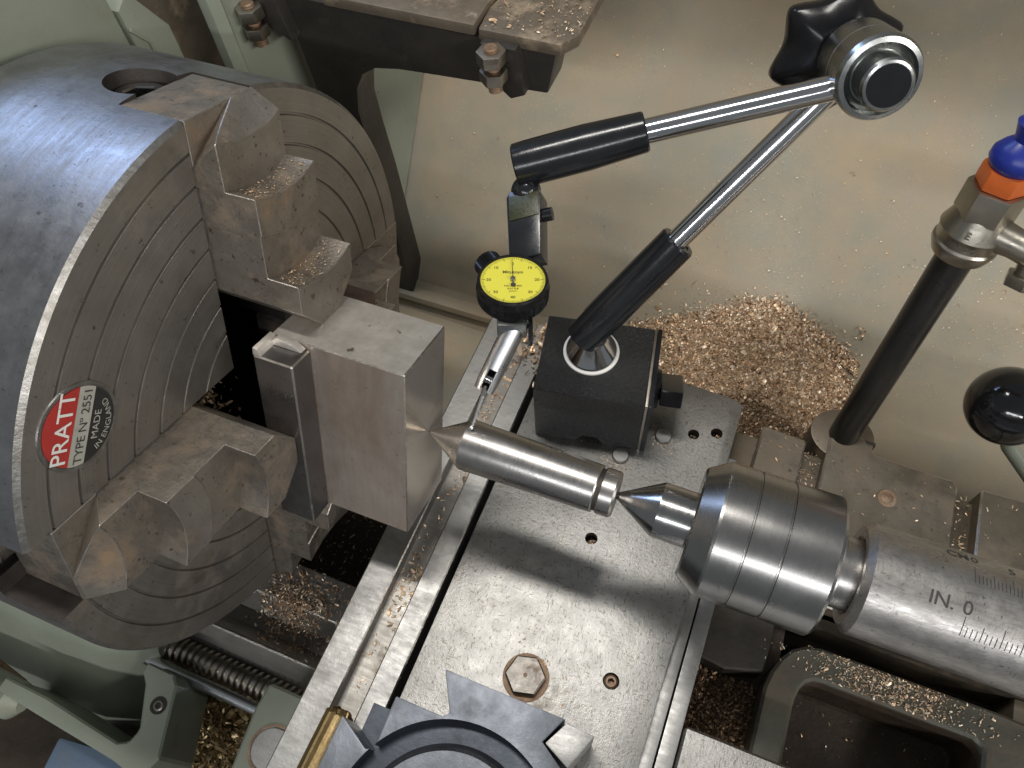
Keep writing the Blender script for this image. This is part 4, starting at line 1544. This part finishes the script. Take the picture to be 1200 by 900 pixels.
# ------------------------------------------------------------------ chips and swarf
# the heap lying at the foot of the splash back
bm = BM()
hc = Vector((1.68, 1.26, 0))


def heap_h(x, t):
    """height of the heap above the sheet at sheet coordinates"""
    tip = 0.42 - 0.55 * abs(x - 1.68) ** 1.25 - (0.30 if x > 1.98 else 0.0) * (x - 1.98)
    d_ = tip - t
    return max(-0.03, min(0.24, 0.62 * d_)) + 0.008 * math.sin(17 * x + 3) * math.sin(21 * t)


g3 = []
for j in range(41):
    row = []
    for i in range(61):
        x = 1.00 + 1.14 * i / 60
        t = -0.22 + 0.68 * j / 40
        row.append(bm.verts.new(sheet_pt(x, t, heap_h(x, t))))
    g3.append(row)
for j in range(40):
    for i in range(60):
        bm.faces.new((g3[j][i], g3[j][i + 1], g3[j + 1][i + 1], g3[j + 1][i]))
o = obj("swarf_heap", bm, M_heap, None, soft=60)
o['kind'] = 'stuff'
o['label'] = 'packed underside of the bronze chip heap behind the cross slide'
o['category'] = 'metal chips'
P, N = [], []
while len(P) < 23000:
    x, t = rng.uniform(1.0, 2.16), rng.uniform(-0.22, 0.46)
    h = heap_h(x, t)
    if h < -0.012:
        if rng.random() > 0.025:
            continue
        h = 0.004
    P.append(sheet_pt(x, max(t, 0.0) if h < 0.005 else t, max(h, 0.003) + rng.uniform(0, 0.006)))
    N.append(SN)
while len(P) < 26000:
    a = rng.uniform(0, 1)
    x = 1.0 + 1.16 * a
    tip = 0.42 - 0.55 * abs(x - 1.68) ** 1.25
    t = tip + abs(rng.normal(0, 0.035))
    if t < 0.0:
        continue
    P.append(sheet_pt(x, t, 0.004 + rng.uniform(0, 0.004)))
    N.append(SN)
chips("bronze_chip_heap", "heap of tan bronze chips piled against the splash back", P, N, (0.009, 0.019), tilt=1.2, width=0.42)
# loose chips on the sheet
P, N = [], []
blobs = [(rng.uniform(0.0, 3.2), rng.uniform(0.0, 1.5), rng.uniform(0.08, 0.4)) for _ in range(26)] + [(2.35, 0.75, 0.16), (2.4, 0.6, 0.2), (1.5, 0.75, 0.25), (1.7, 0.55, 0.22), (1.45, 0.25, 0.18)] * 3
while len(P) < 2000:
    if rng.random() < 0.8:
        b_ = blobs[rng.integers(len(blobs))]
        x, t = rng.normal(b_[0], b_[2]), rng.normal(b_[1], b_[2] * 0.7)
    else:
        x, t = rng.uniform(-0.3, 3.6), rng.uniform(0.0, 1.9)
    if t < 0.01 or t > 2.3 or x < -0.36:
        continue
    P.append(sheet_pt(x, t, 0.010))
    N.append(SN)
chips("scattered_chips", "fine bronze chips scattered over the sloping splash back", P, N, (0.003, 0.0065), tilt=0.35, width=0.5)


def scatter(name, label, n, fn, size, nz=(0, 0, 1), tilt=0.6, m=None, width=0.28):
    P_ = [fn() for _ in range(n)]
    return chips(name, label, P_, [nz] * n, size, m, tilt, width)


def gauss(cx, cy, sx, sy, z, lift=0.0):
    return lambda: Vector((rng.normal(cx, sx), rng.normal(cy, sy), z + abs(rng.normal(0, 1)) * lift + 0.004))


def bed_z(y):
    pr = [(-0.735, -1.285), (-0.66, -1.40), (-0.595, -1.41), (-0.515, -1.30), (-0.33, -1.30)]
    for (a, za), (b, zb) in zip(pr, pr[1:]):
        if a <= y <= b:
            return za + (zb - za) * (y - a) / (b - a)
    return None


P = []
while len(P) < 1500:
    x, y = rng.normal(-0.02, 0.10), rng.normal(-0.52, 0.085)
    z = bed_z(y)
    if z is None:
        continue
    P.append(Vector((x, y, z + 0.005 + abs(rng.normal(0, 0.012)))))
chips("bed_chips", "bronze chips heaped on the bed way in front of the chuck", P, [(0, 0, 1)] * len(P), (0.008, 0.020), None, 1.0, 0.35)
P = []
for _ in range(260):
    x, y = rng.uniform(-0.4, 0.45), rng.uniform(-0.73, -0.34)
    P.append(Vector((x, y, bed_z(y) + 0.004)))
for _ in range(420):
    P.append(Vector((rng.uniform(-0.3, 0.45), rng.uniform(-0.3, 0.2), -1.715)))
chips("loose_bed_chips", "loose bronze chips lying along the bed ways", P, [(0, 0, 1)] * len(P), (0.008, 0.02))
scatter("tray_swarf", "curly brass swarf lying in the tray below the lead screw", 4200, gauss(-0.22, -1.15, 0.17, 0.16, -1.80, 0.05), (0.012, 0.045), tilt=1.6, width=0.3, m=M_swarf)
P = [Vector((rng.uniform(0.56, 0.656), rng.uniform(-0.8, 0.9), -0.711)) for _ in range(130)] + [Vector((rng.normal(0.60, 0.03), rng.normal(-0.36, 0.10), -0.710)) for _ in range(160)] + \
    [Vector((rng.normal(0.60, 0.02), rng.normal(0.45, 0.2), -0.710)) for _ in range(150)]
chips("channel_chips", "bronze chips lying in the channel between the cross slide rails", P, [(0, 0, 1)] * len(P), (0.008, 0.022))
P = [Vector((rng.normal(1.13, 0.02), rng.normal(-0.36, 0.05), ZT + 0.003)) for _ in range(30)] + [Vector((rng.normal(1.215, 0.012), rng.normal(-0.455, 0.018), ZT + 0.003)) for _ in range(40)] + \
    [Vector((rng.normal(1.22, 0.03), rng.normal(0.415, 0.02), ZT + 0.003)) for _ in range(90)] + [Vector((rng.normal(1.38, 0.03), rng.normal(0.565, 0.02), ZT + 0.003)) for _ in range(70)] + \
    [Vector((rng.normal(hx, 0.011), rng.normal(hy, 0.011), -0.70)) for hx, hy in ((1.231, 0.066), (1.489, 0.659), (1.579, 0.697)) for _ in range(60)] + \
    [Vector((rng.uniform(0.8, 1.6), rng.uniform(-0.6, 0.85), ZT + 0.003)) for _ in range(25)]
chips("plate_chips", "few bronze chips caught in holes and round bolts of the slide plate", P, [(0, 0, 1)] * len(P), (0.004, 0.010))
P = [Vector((rng.normal(0.70, 0.05), rng.normal(0.86, 0.07), ZT + 0.004 + abs(rng.normal(0, 0.012)))) for _ in range(160)]
chips("rail_chips", "curled bronze chips caught on the rail beside the magnetic base", P, [(0, 0, 1)] * len(P), (0.014, 0.04), None, 1.2)
P = [Vector((rng.uniform(0.36, 0.69), rng.uniform(1.29, 1.75), 0.615 + abs(rng.normal(0, 0.006)))) for _ in range(300)]
chips("bracket_chips", "pale chips lying on the end pad of the black bracket", P, [(0, 0, 1)] * len(P), (0.006, 0.016), None, 0.6, 0.3)
P = [Vector((rng.uniform(1.76, 2.04), rng.uniform(-0.44, -0.14), -1.12 + 0.10 * (0.5 + 0.5 * math.sin(rng.uniform(0, 3))) * 0 + abs(rng.normal(0, 0.02)))) for _ in range(3500)]
chips("well_chips", "brown chips filling the well beside the tailstock casting", P, [(0, 0, 1)] * len(P), (0.007, 0.015), M_chip_dark, 1.3, 0.4)
P = [Vector((rng.normal(2.48, 0.16), rng.uniform(-0.055, 0.055), -0.946)) for _ in range(1100)] + [Vector((rng.uniform(2.16, 2.8), rng.uniform(-0.5, -0.08), -1.232)) for _ in range(60)]
chips("casting_chips", "bronze chips along the rim of the tailstock casting", P, [(0, 0, 1)] * len(P), (0.004, 0.012), None, 0.5, 0.35)
P = [Vector((rng.uniform(1.96, 2.03), rng.uniform(0.5, 0.85), -0.826)) for _ in range(110)] + [Vector((rng.uniform(2.585, 2.65), rng.uniform(0.4, 0.85), -0.826)) for _ in range(110)] + \
    [Vector((rng.uniform(1.75, 3.0), rng.uniform(0.5, 0.84), ez + 0.003)) for _ in range(110)]
chips("saddle_chips", "fine bronze chips in the gaps of the saddle blocks", P, [(0, 0, 1)] * len(P), (0.006, 0.016))
# chips on the jaw steps and in the chuck slots
P, N = [], []
for ang, sh in ((A0, 0.0), (A0 + 270, -0.130)):
    e, t = polar(ang)
    for r0, xa, xb, cnt in ((0.790, 0.10, 0.188, 260), (0.540, 0.20, 0.292, 300)):
        for _ in range(cnt):
            tt = rng.uniform(-0.13, 0.13)
            P.append(AX * rng.uniform(xa, xb) + e * (r0 - 0.012 + sh + 1.5 * tt * tt + 0.004) + t * tt)
            N.append(e)
chips("jaw_chips", "fine bronze chips resting on the steps of the upper chuck jaws", P, N, (0.003, 0.008), None, 0.5)
P = []
for _ in range(900):
    a_, b_ = rng.normal(-0.03, 0.06), rng.normal(0.21, 0.06)
    P.append(AX * (-0.25 + abs(rng.normal(0, 0.07))) + E1 * a_ + T1 * b_)
chips("slot_swarf", "oily brown swarf packed in the chuck slot between two jaws", P, [(0.5, -0.3, 0.8)] * len(P), (0.012, 0.03), M_heap, 1.4, 0.35)
